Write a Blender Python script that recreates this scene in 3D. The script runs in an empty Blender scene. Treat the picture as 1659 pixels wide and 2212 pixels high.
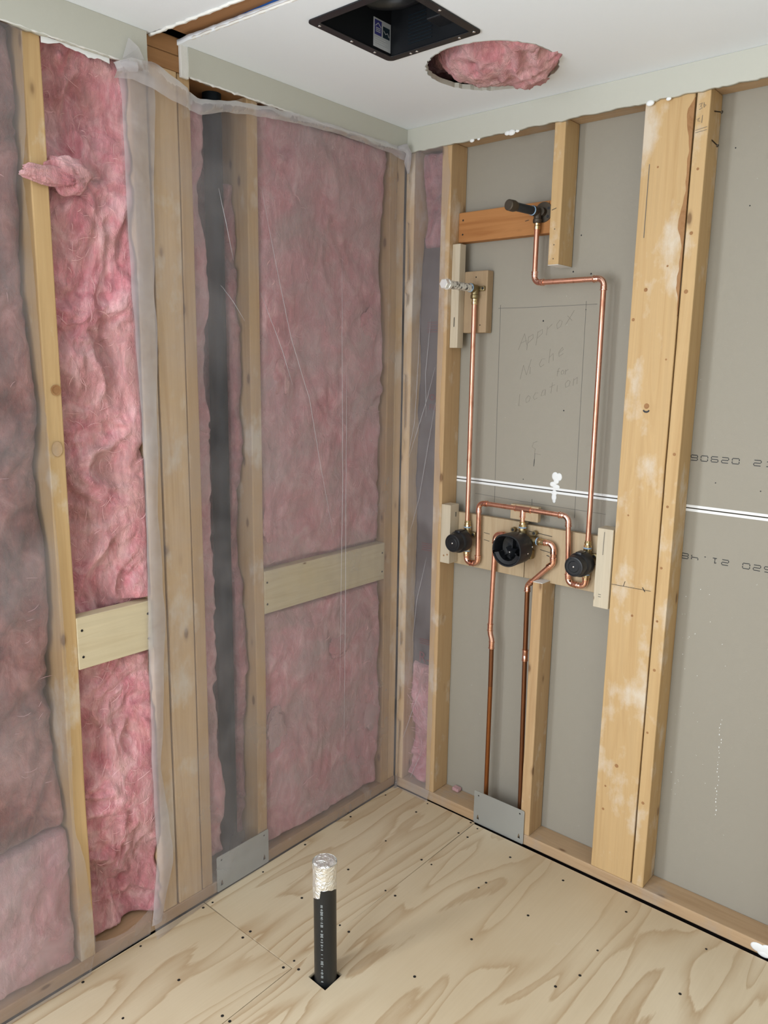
import bpy, bmesh, math, random
from mathutils import Vector, Matrix, noise, Quaternion
random.seed(7)
S = bpy.context.scene
COL = S.collection
PI = math.pi

# ------------------------------------------------------------------ camera
CAM_POS = Vector((1.77848, -2.16193, 1.61836))
cr = Vector((0.75709657, 0.6531272, 0.01515402))
cu = Vector((-0.13193445, 0.13013633, 0.98267891))
cf = Vector((-0.63984224, 0.74598216, -0.18469575))
cd = bpy.data.cameras.new('camera'); cam = bpy.data.objects.new('camera', cd); COL.objects.link(cam)
cam.matrix_world = Matrix(((cr.x, cu.x, -cf.x, CAM_POS.x), (cr.y, cu.y, -cf.y, CAM_POS.y), (cr.z, cu.z, -cf.z, CAM_POS.z), (0, 0, 0, 1)))
cd.sensor_fit = 'VERTICAL'; cd.sensor_height = 24; cd.lens = 1668.78 / 2212 * 24
cd.clip_start = 0.02
S.camera = cam

# ------------------------------------------------------------------ light
w = bpy.data.worlds.new('daylight'); S.world = w; w.use_nodes = True
bg = w.node_tree.nodes['Background']; bg.inputs[0].default_value = (0.72, 0.84, 1, 1); bg.inputs[1].default_value = 1.2
def area(name, loc, target, sx, sy, power, color):
    d = bpy.data.lights.new(name, 'AREA'); d.shape = 'RECTANGLE'; d.size = sx; d.size_y = sy
    d.energy = power; d.color = color
    o = bpy.data.objects.new(name, d); COL.objects.link(o); o.location = loc
    o.rotation_euler = (Vector(target) - Vector(loc)).to_track_quat('-Z', 'Y').to_euler()
    return o
area('window_daylight', (-0.02, -2.62, 1.45), (1.0, -2.42, 1.35), 0.80, 1.15, 66, (0.86, 0.93, 1.0))
area('back_fill_light', (0.95, -3.62, 1.25), (1.00, 0.0, 1.05), 1.2, 2.0, 41, (0.93, 0.96, 1.0))  # added frontal fill from an unseen, invented opening behind the camera
S.view_settings.view_transform = 'Standard'; S.view_settings.look = 'None'
S.view_settings.exposure = 0.17; S.view_settings.gamma = 1
S.view_settings.use_curve_mapping = False

# ------------------------------------------------------------------ materials
def new_mat(name):
    m = bpy.data.materials.new(name); m.use_nodes = True
    nt = m.node_tree; nt.nodes.clear()
    out = nt.nodes.new('ShaderNodeOutputMaterial')
    return m, nt, out
class NT:
    def __init__(s, nt): s.nt = nt
    def n(s, t, **k):
        x = s.nt.nodes.new(t)
        for a, b in k.items(): setattr(x, a, b)
        return x
    def l(s, a, b): s.nt.links.new(a, b)
    def math(s, op, a, b=None, clamp=False):
        x = s.n('ShaderNodeMath', operation=op, use_clamp=clamp)
        for i, v in enumerate((a, b)):
            if v is None: continue
            if hasattr(v, 'links'): s.l(v, x.inputs[i])
            else: x.inputs[i].default_value = v
        return x.outputs[0]
    def noise(s, vec, scale, detail=4, rough=.55, dist=0):
        x = s.n('ShaderNodeTexNoise'); x.inputs['Scale'].default_value = scale
        x.inputs['Detail'].default_value = detail; x.inputs['Roughness'].default_value = rough
        x.inputs['Distortion'].default_value = dist
        s.l(vec, x.inputs['Vector']); return x.outputs['Fac']
    def ramp(s, fac, stops, interp='LINEAR'):
        x = s.n('ShaderNodeValToRGB'); e = x.color_ramp.elements; x.color_ramp.interpolation = interp
        while len(e) < len(stops): e.new(0.5)
        for i, (p, c) in enumerate(stops):
            e[i].position = p; e[i].color = tuple(c) + (1,) if len(c) == 3 else c
        s.l(fac, x.inputs[0]); return x.outputs[0]
    def mix(s, fac, a, b, mode='MIX'):
        x = s.n('ShaderNodeMix', data_type='RGBA', blend_type=mode)
        for i, v in ((0, fac), (6, a), (7, b)):
            if hasattr(v, 'links'): s.l(v, x.inputs[i])
            elif i == 0: x.inputs[0].default_value = v
            else: x.inputs[i].default_value = tuple(v) + (1,)
        return x.outputs[2]
    def coords(s, scale=(1, 1, 1), rand=True, obj=True):
        tc = s.n('ShaderNodeTexCoord'); mp = s.n('ShaderNodeMapping'); mp.inputs['Scale'].default_value = scale
        if obj:
            src = tc.outputs['Object']
        else:
            src = s.n('ShaderNodeNewGeometry').outputs['Position']
        if rand:
            oi = s.n('ShaderNodeObjectInfo'); sc = s.n('ShaderNodeVectorMath', operation='SCALE')
            cb = s.n('ShaderNodeCombineXYZ')
            for i in range(3): s.l(oi.outputs['Random'], cb.inputs[i])
            s.l(cb.outputs[0], sc.inputs[0]); sc.inputs['Scale'].default_value = 7.3
            ad = s.n('ShaderNodeVectorMath', operation='ADD'); s.l(src, ad.inputs[0]); s.l(sc.outputs[0], ad.inputs[1]); src = ad.outputs[0]
        s.l(src, mp.inputs[0]); return mp.outputs[0]
    def bump(s, h, strength=.3, dist=.002):
        x = s.n('ShaderNodeBump'); x.inputs['Strength'].default_value = strength; x.inputs['Distance'].default_value = dist
        s.l(h, x.inputs['Height']); return x.outputs[0]
    def bsdf(s, out, color, rough=.6, metal=0, normal=None, spec=.5):
        b = s.n('ShaderNodeBsdfPrincipled')
        for v, k in ((color, 'Base Color'), (rough, 'Roughness'), (metal, 'Metallic')):
            if hasattr(v, 'links'): s.l(v, b.inputs[k])
            else: b.inputs[k].default_value = tuple(v) + (1,) if k == 'Base Color' else v
        b.inputs['Specular IOR Level'].default_value = spec
        if normal: s.l(normal, b.inputs['Normal'])
        if out: s.l(b.outputs[0], out.inputs[0])
        return b

def wood(name, light, dark, axis=2, knots=1.0, stain=0.0, stainc=(.72, .70, .64), rough=.72):
    m, nt, out = new_mat(name); t = NT(nt)
    a = [26, 26, 26]; a[axis] = 1.3
    v = t.coords(tuple(a))
    g = t.noise(v, 1.0, 5, .6, 1.2)
    a2 = [110, 110, 110]; a2[axis] = 3
    g2 = t.noise(t.coords(tuple(a2)), 1.0, 3, .6)
    c = t.ramp(g, [(.25, dark), (.52, light), (.62, [x * .93 for x in light]), (.8, light)])
    c = t.mix(t.math('MULTIPLY', g2, .28), c, [x * .55 for x in dark])
    # broad tone drift
    b = t.noise(t.coords((1.6, 1.6, 1.6)), 1.0, 2)
    c = t.mix(t.math('MULTIPLY', b, .35), c, [light[0] * .82, light[1] * .76, light[2] * .66])
    # knots
    if knots:
        k = [17, 17, 17]; k[axis] = 7
        vo = t.n('ShaderNodeTexVoronoi'); vo.inputs['Scale'].default_value = 1; t.l(t.coords(tuple(k)), vo.inputs['Vector'])
        kk = t.ramp(vo.outputs['Distance'], [(0, (1, 1, 1)), (.08 * knots, (1, 1, 1)), (.13 * knots, (.25, .25, .25)), (.2 * knots, (0, 0, 0))])
        sel = t.ramp(vo.outputs['Color'], [(.40, (0, 0, 0)), (.44, (1, 1, 1))])
        kf = t.math('MULTIPLY', kk, sel)
        c = t.mix(t.math('MULTIPLY', kf, .75), c, (.13, .06, .025))
    if stain:
        s1 = t.noise(t.coords((7, 7, 4)), 1.0, 6, .62)
        sm = t.ramp(s1, [(.60 - stain * .12, (0, 0, 0)), (.72 - stain * .1, (1, 1, 1))])
        c = t.mix(t.math('MULTIPLY', sm, .5), c, stainc)
    h = t.math('ADD', g, g2)
    t.bsdf(out, c, rough, 0, t.bump(h, .22, .001), .3)
    return m

M = {}
M['wood_z'] = wood('spruce_stud', (.56, .38, .205), (.41, .25, .12), 2, 1, .25)
M['wood_zp'] = wood('pale_spruce_stud', (.66, .47, .27), (.50, .32, .155), 2, 1, .5)
M['wood_zy'] = wood('golden_spruce_stud', (.60, .41, .205), (.47, .295, .13), 2, 1, .45)
M['wood_x'] = wood('plate_lumber', (.50, .345, .205), (.37, .235, .125), 0, .8, .5, (.36, .31, .26))
M['wood_y'] = wood('plate_lumber_y', (.47, .31, .18), (.35, .21, .11), 1, .8, .3)
M['block_y'] = wood('fresh_pine_block', (.66, .57, .39), (.53, .43, .27), 1, .4, 0)
M['block_o'] = wood('reddish_fir_block', (.47, .215, .075), (.33, .125, .035), 0, .7, 0)
M['brown_y'] = wood('old_brown_lumber', (.38, .20, .085), (.25, .115, .042), 1, .7, 0)
M['brown_x'] = wood('old_brown_joist', (.42, .22, .10), (.26, .12, .05), 0, .7, 0)
M['shim'] = wood('pale_grey_shim', (.62, .54, .41), (.49, .40, .28), 2, .4, 0)
M['plyback'] = wood('plywood_backer', (.52, .405, .26), (.42, .30, .175), 2, .3, .3, (.3, .19, .1))
M['plyback_dark'] = wood('weathered_backer', (.43, .31, .19), (.33, .22, .12), 2, .3, .3, (.3, .2, .12))

def floor_mat():
    m, nt, out = new_mat('sanded_plywood'); t = NT(nt)
    P = t.coords((1, 1, 1), rand=True, obj=False)
    def sc(x, y, z=1):
        mp = t.n('ShaderNodeMapping'); mp.inputs['Scale'].default_value = (x, y, z); t.l(P, mp.inputs[0]); return mp.outputs[0]
    h = t.noise(sc(5.2, .95), 1.0, 2, .45, .5)
    j = t.noise(sc(70, 9), 1.0, 3, .6)
    h = t.math('ADD', t.math('MULTIPLY', h, 8.5), t.math('MULTIPLY', j, .30))
    fr = t.math('FRACT', h)
    bands = t.ramp(fr, [(0, (0, 0, 0)), (.55, (.08, .08, .08)), (.80, (.55, .55, .55)), (.93, (1, 1, 1)), (.97, (.5, .5, .5)), (1, (0, 0, 0))])
    # bands are wide and mottled in places, faint in others
    k = t.noise(sc(1.6, 1.1), 1.0, 2)
    amt = t.math('MULTIPLY', bands, t.ramp(k, [(.3, (.45, .45, .45)), (.65, (1, 1, 1))]))
    fine = t.noise(sc(160, 5), 1.0, 4, .6)
    base = t.ramp(t.noise(sc(2.2, 1.5), 1.0, 3), [(.3, (.565, .45, .295)), (.7, (.67, .565, .40))])
    c = t.mix(t.math('MULTIPLY', amt, .80), base, (.385, .25, .128))
    c = t.mix(t.math('MULTIPLY', fine, .22), c, (.36, .25, .15))
    dust = t.ramp(t.noise(sc(6, 6), 1.0, 5, .7), [(.66, (0, 0, 0)), (.80, (1, 1, 1))])
    c = t.mix(t.math('MULTIPLY', dust, .3), c, (.78, .76, .73))
    t.bsdf(out, c, .55, 0, t.bump(fine, .10, .001), .35)
    return m
M['ply'] = floor_mat()

def plain(name, color, rough=.7, metal=0, var=.12, nscale=8, bstr=.08, bscale=180, spec=.4, specks=None):
    m, nt, out = new_mat(name); t = NT(nt)
    v = t.coords((1, 1, 1))
    n = t.noise(v, nscale, 4, .6)
    c = t.mix(t.math('MULTIPLY', n, var * 2), color, [x * (1 - var * 2) for x in color])
    if specks:
        s = t.ramp(t.noise(v, 150, 2, .5), [(specks[0], (0, 0, 0)), (specks[0] + .03, (1, 1, 1))])
        c = t.mix(s, c, specks[1])
    b = t.noise(v, bscale, 3)
    t.bsdf(out, c, rough, metal, t.bump(b, bstr, .001), spec)
    return m
M['ceil'] = plain('white_painted_ceiling', (.80, .845, .885), .8, 0, .03, 3, .15, 260)
M['greenboard'] = plain('grey_green_painted_drywall', (.50, .495, .43), .8, 0, .03, 4, .15, 240)
M['torn'] = plain('torn_gypsum_edge', (.74, .73, .69), .9, 0, .12, 60, .8, 90)
M['drywall'] = plain('grey_drywall_paper', (.315, .288, .236), .9, 0, .05, 3, .2, 380, .2, (.78, (.52, .50, .46)))
M['roomwall'] = plain('painted_room_wall', (.62, .61, .57), .8, 0, .03, 3)
M['sheath'] = plain('brown_sheathing', (.07, .05, .045), .9, 0, .2, 6)
M['white'] = plain('white_compound', (.80, .81, .80), .6, 0, .05, 30, .4, 60)
def mottled():
    m, nt, out = new_mat('mottled_silver_nipple'); t = NT(nt)
    n = t.noise(t.coords((1, 1, 1)), 110, 3, .6)
    c = t.ramp(n, [(.50, (.78, .77, .72)), (.57, (.45, .43, .38)), (.60, (.05, .05, .05))])
    t.bsdf(out, c, .4, .3, t.bump(n, .2, .001)); return m
M['mottled'] = mottled()
M['pencil'] = plain('pencil_line', (.15, .14, .125), .8)
M['faintpencil'] = plain('faint_pencil', (.235, .213, .175), .8)
M['ink'] = plain('black_ink', (.02, .02, .022), .6)
M['bodyblack'] = plain('black_plastic', (.010, .011, .013), .38, 0, .1, 20, .05)
M['abs'] = plain('black_abs_pipe', (.013, .014, .015), .36, 0, .15, 9, .05)
_m, _nt, _o = new_mat('blue_black_pipe'); NT(_nt).bsdf(_o, (.007, .012, .017), .6, 0, None, .2); M['ventpipe'] = _m
M['printgrey'] = plain('grey_pipe_print', (.23, .25, .25), .7)
M['screwdark'] = plain('dark_screw_hole', (.012, .011, .010), .6)
M['steel'] = plain('screw_steel', (.75, .75, .75), .25, 1, .05)
M['galv'] = plain('galvanised_plate', (.50, .53, .53), .42, .75, .06, 5, .06, 60)
M['foil'] = None
M['brass'] = plain('raw_brass', (.30, .235, .12), .40, .9, .25, 25, .25, 90)
M['brass_shiny'] = plain('bright_brass', (.72, .58, .33), .18, 1, .12, 60, .3, 120)
M['bronze'] = plain('dark_bronze_fitting', (.10, .082, .062), .5, .7, .2, 40, .3, 90)
M['blacksteel'] = plain('black_steel_nipple', (.045, .055, .065), .5, .5, .3, 60, .4, 90)
M['chromecap'] = plain('chrome_cap', (.88, .88, .85), .3, .45, .1, 40, .2, 90)
M['tape_blue'] = plain('pale_blue_thread_sealant', (.30, .45, .62), .6, 0, .1, 30)
M['rubber_blue'] = plain('blue_vapour_tape', (.02, .10, .36), .6)
M['kraft'] = plain('grey_brown_kraft_facing', (.115, .09, .085), .7, 0, .25, 9, .4, 30)
M['redprint'] = plain('red_print', (.17, .035, .04), .7)
M['stickerwhite'] = plain('label_white', (.50, .52, .54), .4, 0, .02)
M['stickerblue'] = plain('label_blue', (.05, .05, .22), .4)
M['stickerdark'] = plain('label_dark', (.015, .03, .045), .4)
M['subfloor'] = plain('dark_old_subfloor', (.03, .022, .016), .9)
M['frame'] = plain('white_window_frame', (.75, .75, .74), .4)

def copper_mat():
    m, nt, out = new_mat('copper_pipe'); t = NT(nt)
    v = t.coords((1, 1, .35))
    n = t.noise(v, 30, 5, .7)
    c = t.ramp(n, [(.3, (.40, .17, .10)), (.5, (.72, .36, .25)), (.75, (.80, .44, .32))])
    r = t.ramp(n, [(.3, (.45, .45, .45)), (.7, (.24, .24, .24))])
    t.bsdf(out, c, r, .95, t.bump(n, .1, .0006)); return m
M['copper'] = copper_mat()
M['copper_fit'] = plain('bright_copper_fitting', (.86, .50, .38), .16, 1, .12, 60, .3, 150)
M['copper_old'] = plain('aged_brown_copper', (.26, .105, .045), .42, .8, .3, 14, .1, 60)
M['copper_old2'] = plain('dull_orange_copper', (.36, .13, .04), .4, .85, .25, 10, .1, 60)
def foil_mat():
    m, nt, out = new_mat('foil_tape'); t = NT(nt)
    n = t.noise(t.coords((1, 1, 1)), 55, 3, .5, 1.5)
    t.bsdf(out, (.93, .93, .90), .3, .8, t.bump(n, 1, .008)); return m
M['foil'] = foil_mat()

def pink_mat(name, lo, mid, hi, grey, gamt, wispy=.5, soft=0):
    m, nt, out = new_mat(name); t = NT(nt)
    v = t.coords((1, 1, 1))
    big = t.noise(v, 5.5, 4, .6, .6)
    med = t.noise(t.coords((1, 1, .7)), 15, 5, .62, .9)
    fib = t.noise(t.coords((1, 1, .4)), 60, 5, .75, 1.6)
    c = t.ramp(med, [(.30 - soft, lo), (.48, mid), (.66 + soft, hi)])
    c = t.mix(t.math('MULTIPLY', t.ramp(t.noise(v, 9, 5, .7, .5), [(.50, (0, 0, 0)), (.68, (1, 1, 1))]), wispy * .8), c, (.74, .44, .37))
    c = t.mix(t.math('MULTIPLY', t.ramp(big, [(.42, (0, 0, 0)), (.66, (1, 1, 1))]), gamt), c, grey)
    wisp = t.ramp(fib, [(.52, (0, 0, 0)), (.72, (1, 1, 1))])
    c = t.mix(t.math('MULTIPLY', wisp, wispy), c, hi)
    h = t.math('ADD', t.math('MULTIPLY', med, 1.2), t.math('MULTIPLY', fib, .7))
    b = t.bsdf(out, c, .95, 0, t.bump(h, .9, .012), .1)
    b.inputs['Sheen Weight'].default_value = .25; b.inputs['Sheen Roughness'].default_value = .6
    return m
M['pink'] = pink_mat('pink_fibreglass', (.42, .11, .135), (.62, .235, .265), (.78, .43, .45), (.47, .29, .25), .6, .42)
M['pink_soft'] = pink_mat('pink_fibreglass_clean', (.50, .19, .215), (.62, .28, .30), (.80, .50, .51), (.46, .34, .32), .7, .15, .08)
M['pink_dirty'] = pink_mat('dusty_pink_fibreglass', (.19, .060, .052), (.34, .135, .115), (.52, .26, .235), (.105, .07, .055), .85, .25)
M['pink_shaded'] = pink_mat('shaded_pink_fibreglass', (.26, .09, .10), (.38, .15, .16), (.50, .24, .25), (.16, .11, .10), .6)  # darker copy of the pink, recess shade put into the colour
M['fibre'] = plain('loose_glass_fibre', (.82, .50, .50), .8)

def plastic_mat(name, fac, var, scale=6, gl=.25):
    m, nt, out = new_mat(name); t = NT(nt)
    v = t.coords((1, 1, 1))
    n = t.noise(v, scale, 3, .55, .3)
    wr = t.noise(t.coords((1, 1, .3)), 22, 3, .5, .2)
    tr = t.n('ShaderNodeBsdfTransparent'); tr.inputs[0].default_value = (.96, .96, .965, 1)
    df = t.n('ShaderNodeBsdfDiffuse'); df.inputs[0].default_value = (.75, .725, .745, 1)
    tl = t.n('ShaderNodeBsdfTranslucent'); tl.inputs[0].default_value = (.75, .725, .745, 1)
    bp = t.bump(t.math('ADD', t.math('MULTIPLY', n, 1.2), t.math('MULTIPLY', wr, .4)), .5, .012)
    t.l(bp, df.inputs['Normal'])
    g = t.n('ShaderNodeBsdfGlossy'); g.inputs['Roughness'].default_value = .28; t.l(bp, g.inputs['Normal']); g.inputs[0].default_value = (.9, .9, .9, 1)
    m1 = t.n('ShaderNodeMixShader'); m1.inputs[0].default_value = .4; t.l(df.outputs[0], m1.inputs[1]); t.l(tl.outputs[0], m1.inputs[2])
    f = t.ramp(n, [(.32, (fac - var,) * 3), (.70, (fac + var,) * 3)])
    lw = t.n('ShaderNodeLayerWeight'); lw.inputs['Blend'].default_value = .5
    gz = t.math('POWER', lw.outputs['Facing'], 2.5)
    f = t.math('ADD', f, t.math('MULTIPLY', gz, .75), True)
    m2 = t.n('ShaderNodeMixShader'); t.l(f, m2.inputs[0]); t.l(tr.outputs[0], m2.inputs[1]); t.l(m1.outputs[0], m2.inputs[2])
    fr = t.n('ShaderNodeFresnel'); fr.inputs[0].default_value = 1.45; t.l(bp, fr.inputs['Normal'])
    m3 = t.n('ShaderNodeMixShader'); t.l(t.math('MULTIPLY', fr.outputs[0], gl), m3.inputs[0]); t.l(m2.outputs[0], m3.inputs[1]); t.l(g.outputs[0], m3.inputs[2])
    t.l(m3.outputs[0], out.inputs[0]); return m
M['film'] = plastic_mat('polyethylene_film', .175, .10, 4.5)
M['film2'] = plastic_mat('folded_polyethylene', .46, .10, 8, .4)
M['crease_highlight'] = plastic_mat('film_crease_highlight', .55, .1, 20, .6)  # milky film that paints the highlights on wrinkles

# ------------------------------------------------------------------ object helpers
def tag(o, label=None, cat=None, group=None, kind=None):
    if label: o['label'] = label
    if cat: o['category'] = cat
    if group: o['group'] = group
    if kind: o['kind'] = kind
    return o
def wloc(o):
    v = Vector((0, 0, 0))
    while o: v += o.location; o = o.parent
    return v
def link(name, bm, mat, parent=None, smooth=False, origin=None, mats=None):
    """bm is in world coordinates; origin at its base centre (or the parent's)"""
    me = bpy.data.meshes.new(name)
    if origin is None:
        if len(bm.verts):
            xs = [v.co.x for v in bm.verts]; ys = [v.co.y for v in bm.verts]; zs = [v.co.z for v in bm.verts]
            origin = Vector(((min(xs) + max(xs)) / 2, (min(ys) + max(ys)) / 2, min(zs)))
        else: origin = Vector()
    origin = Vector(origin)
    bmesh.ops.translate(bm, verts=bm.verts, vec=-origin)
    if smooth:
        for f in bm.faces: f.smooth = True
    bm.to_mesh(me); bm.free()
    for mm in (mats or [mat]): me.materials.append(mm)
    o = bpy.data.objects.new(name, me); COL.objects.link(o)
    if parent: o.parent = parent; o.location = origin - wloc(parent)
    else: o.location = origin
    return o
def smooth_by_angle(o, deg=35):
    me = o.data
    bm = bmesh.new(); bm.from_mesh(me)
    for f in bm.faces: f.smooth = True
    for e in bm.edges:
        if len(e.link_faces) == 2 and e.calc_face_angle(0) > math.radians(deg): e.smooth = False
    bm.to_mesh(me); bm.free(); return o
def empty(name, loc, label, cat, group=None):
    o = bpy.data.objects.new(name, None); COL.objects.link(o); o.location = loc; o.empty_display_size = .05
    tag(o, label, cat, group); bpy.context.view_layer.update(); return o
def box(x0, y0, z0, x1, y1, z1, bev=.0025, seg=0, warp=0, axis=2, seed=0, bm=None):
    b = bmesh.new()
    bmesh.ops.create_cube(b, size=1)
    for v in b.verts:
        v.co = Vector(((x0 + x1) / 2 + v.co.x * (x1 - x0), (y0 + y1) / 2 + v.co.y * (y1 - y0), (z0 + z1) / 2 + v.co.z * (z1 - z0)))
    if bev: bmesh.ops.bevel(b, geom=b.edges[:], offset=bev, segments=2, affect='EDGES', profile=.5)
    if seg:
        lo = (x0, y0, z0)[axis]; hi = (x1, y1, z1)[axis]
        n = Vector((0, 0, 0)); n[axis] = 1
        for i in range(1, seg):
            p = Vector((0, 0, 0)); p[axis] = lo + (hi - lo) * i / seg
            bmesh.ops.bisect_plane(b, geom=b.verts[:] + b.edges[:] + b.faces[:], plane_co=p, plane_no=n)
        if warp:
            for v in b.verts:
                q = v.co[axis] * 1.7 + seed * 9.1
                d = Vector((noise.noise(Vector((q, 1.3, seed))), noise.noise(Vector((q, 7.7, seed))), noise.noise(Vector((q, 4.1, seed))))) * warp
                d[axis] = 0
                d += Vector((noise.noise(v.co * 22), noise.noise(v.co * 22 + Vector((5, 5, 5))), 0)) * .0006
                v.co += d
    if bm is not None:
        me = bpy.data.meshes.new('t'); b.to_mesh(me); b.free(); bm.from_mesh(me); bpy.data.meshes.remove(me); return bm
    return b
def merge(a, b):
    me = bpy.data.meshes.new('t'); b.to_mesh(me); b.free(); a.from_mesh(me); bpy.data.meshes.remove(me); return a
def sweep(bm, pts, radii, seg=14, cap=True):
    pts = [Vector(p) for p in pts]
    if not hasattr(radii, '__len__'): radii = [radii] * len(pts)
    T = []
    for i in range(len(pts)):
        a = pts[max(0, i - 1)]; b = pts[min(len(pts) - 1, i + 1)]
        d = (b - a)
        if d.length < 1e-9: d = T[-1] if T else Vector((0, 0, 1))
        T.append(d.normalized())
    up = Vector((0, 1, 0)) if abs(T[0].y) < .9 else Vector((1, 0, 0))
    N = (up - T[0] * up.dot(T[0])).normalized(); rings = []
    for i, p in enumerate(pts):
        if i: N = (T[i - 1].rotation_difference(T[i]) @ N); N = (N - T[i] * N.dot(T[i])).normalized()
        B = T[i].cross(N)
        rings.append([bm.verts.new(p + (N * math.cos(2 * PI * k / seg) + B * math.sin(2 * PI * k / seg)) * radii[i]) for k in range(seg)])
    for i in range(len(rings) - 1):
        for k in range(seg):
            bm.faces.new((rings[i][k], rings[i][(k + 1) % seg], rings[i + 1][(k + 1) % seg], rings[i + 1][k]))
    if cap:
        bm.faces.new(rings[0][::-1]); bm.faces.new(rings[-1])
    return bm
def lathe(bm, p0, axis, prof, seg=24, cap0=True, cap1=True):
    """prof: list of (distance along axis, radius)"""
    p0 = Vector(p0); ax = Vector(axis).normalized()
    up = Vector((0, 0, 1)) if abs(ax.z) < .9 else Vector((1, 0, 0))
    N = (up - ax * up.dot(ax)).normalized(); B = ax.cross(N); rings = []
    for d, r in prof:
        rings.append([bm.verts.new(p0 + ax * d + (N * math.cos(2 * PI * (k + .5) / seg) + B * math.sin(2 * PI * (k + .5) / seg)) * r) for k in range(seg)])
    for i in range(len(rings) - 1):
        for k in range(seg):
            bm.faces.new((rings[i][k], rings[i][(k + 1) % seg], rings[i + 1][(k + 1) % seg], rings[i + 1][k]))
    if cap0: bm.faces.new(rings[0][::-1])
    if cap1: bm.faces.new(rings[-1])
    return bm
def plate(outer, holes, thick, to3d):
    """flat plate with holes; outer/holes 2D lists; to3d maps (u,v,w)->Vector, w in [0,thick]"""
    cu_ = bpy.data.curves.new('tmp', 'CURVE'); cu_.dimensions = '2D'; cu_.fill_mode = 'BOTH'; cu_.extrude = thick / 2
    for L in [outer] + holes:
        s = cu_.splines.new('POLY'); s.points.add(len(L) - 1); s.use_cyclic_u = True
        for i, (a, b) in enumerate(L): s.points[i].co = (a, b, 0, 1)
    o = bpy.data.objects.new('tmp', cu_); COL.objects.link(o)
    bpy.context.view_layer.update()
    me = bpy.data.meshes.new_from_object(o.evaluated_get(bpy.context.evaluated_depsgraph_get()))
    bpy.data.objects.remove(o); bpy.data.curves.remove(cu_)
    bm = bmesh.new(); bm.from_mesh(me); bpy.data.meshes.remove(me)
    for v in bm.verts: v.co = to3d(v.co.x, v.co.y, v.co.z + thick / 2)
    bmesh.ops.remove_doubles(bm, verts=bm.verts, dist=1e-5)
    bmesh.ops.recalc_face_normals(bm, faces=bm.faces)
    return bm
def ragged(pts, amp, step=.012, seed=0):
    out = []
    n = len(pts)
    for i in range(n - 1):
        a = Vector(pts[i]); b = Vector(pts[i + 1]); L = (b - a).length; k = max(1, int(L / step))
        nn = Vector((-(b - a).y, (b - a).x)).normalized()
        for j in range(k):
            q = a + (b - a) * j / k
            d = amp * (noise.noise(Vector((q.x * 30, q.y * 30, seed))) + .6 * noise.noise(Vector((q.x * 90, q.y * 90, seed + 3))))
            q = q + nn * d; out.append((q.x, q.y))
    out.append(tuple(pts[-1])); return out
def circle(cx, cy, r, n=32, jag=0, seed=0):
    L = []
    for k in range(n):
        a = 2 * PI * k / n; rr = r + jag * noise.noise(Vector((math.cos(a) * 14, math.sin(a) * 14, seed)))
        L.append((cx + rr * math.cos(a), cy + rr * math.sin(a)))
    return L
def ribbon(bm, pts, w, nrm, t=.0006):
    """thin raised stroke along 3D pts lying on a plane with normal nrm"""
    nrm = Vector(nrm); P = []
    for p in pts:
        p = Vector(p)
        if not P or (p - P[-1]).length > 1e-6: P.append(p)
    n = len(P)
    if n < 2: return bm
    rows = []
    for i in range(n):
        a = P[max(0, i - 1)]; b = P[min(n - 1, i + 1)]; d = (b - a)
        d = d.normalized() if d.length > 1e-7 else (P[i] - P[i - 1]).normalized()
        s_ = d.cross(nrm).normalized() * w / 2; e = d * w * .3 * (-1 if i == 0 else (1 if i == n - 1 else 0))
        c = P[i] + e
        rows.append([bm.verts.new(c - s_), bm.verts.new(c + s_), bm.verts.new(c + s_ + nrm * t), bm.verts.new(c - s_ + nrm * t)])
    for r0, r1 in zip(rows, rows[1:]):
        for k in range(4): bm.faces.new((r0[k], r0[(k + 1) % 4], r1[(k + 1) % 4], r1[k]))
    bm.faces.new(rows[0][::-1]); bm.faces.new(rows[-1])
    return bm
def link_split(name, bm, mat, parent, smooth=False, label=None):
    bm.verts.index_update(); bm.verts.ensure_lookup_table(); out_ = []; seen = set()
    for v0 in list(bm.verts):
        if v0.index in seen: continue
        st_ = [v0]; isl = set([v0.index])
        while st_:
            v = st_.pop()
            for e in v.link_edges:
                o_ = e.other_vert(v)
                if o_.index not in isl: isl.add(o_.index); st_.append(o_)
        seen |= isl
        nb = bmesh.new(); mp = {}
        for i in isl: mp[i] = nb.verts.new(bm.verts[i].co)
        for f in set(f for i in isl for f in bm.verts[i].link_faces): nb.faces.new([mp[v.index] for v in f.verts])
        o = link(name, nb, mat, parent, smooth)
        if label: o['label'] = label
        out_.append(o)
    bm.free(); return out_
def solo(name, bm, mat, label, cat, group=None, smooth=False):
    return tag(link(name, bm, mat, None, smooth), label, cat, group)
def struct(name, bm, mat, parent=None, mats=None):
    o = link(name, bm, mat, parent, mats=mats); o['kind'] = 'structure'; return o

# ================================================================== STRUCTURE
H = 2.40
XR, YB = 3.0, -3.6
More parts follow.
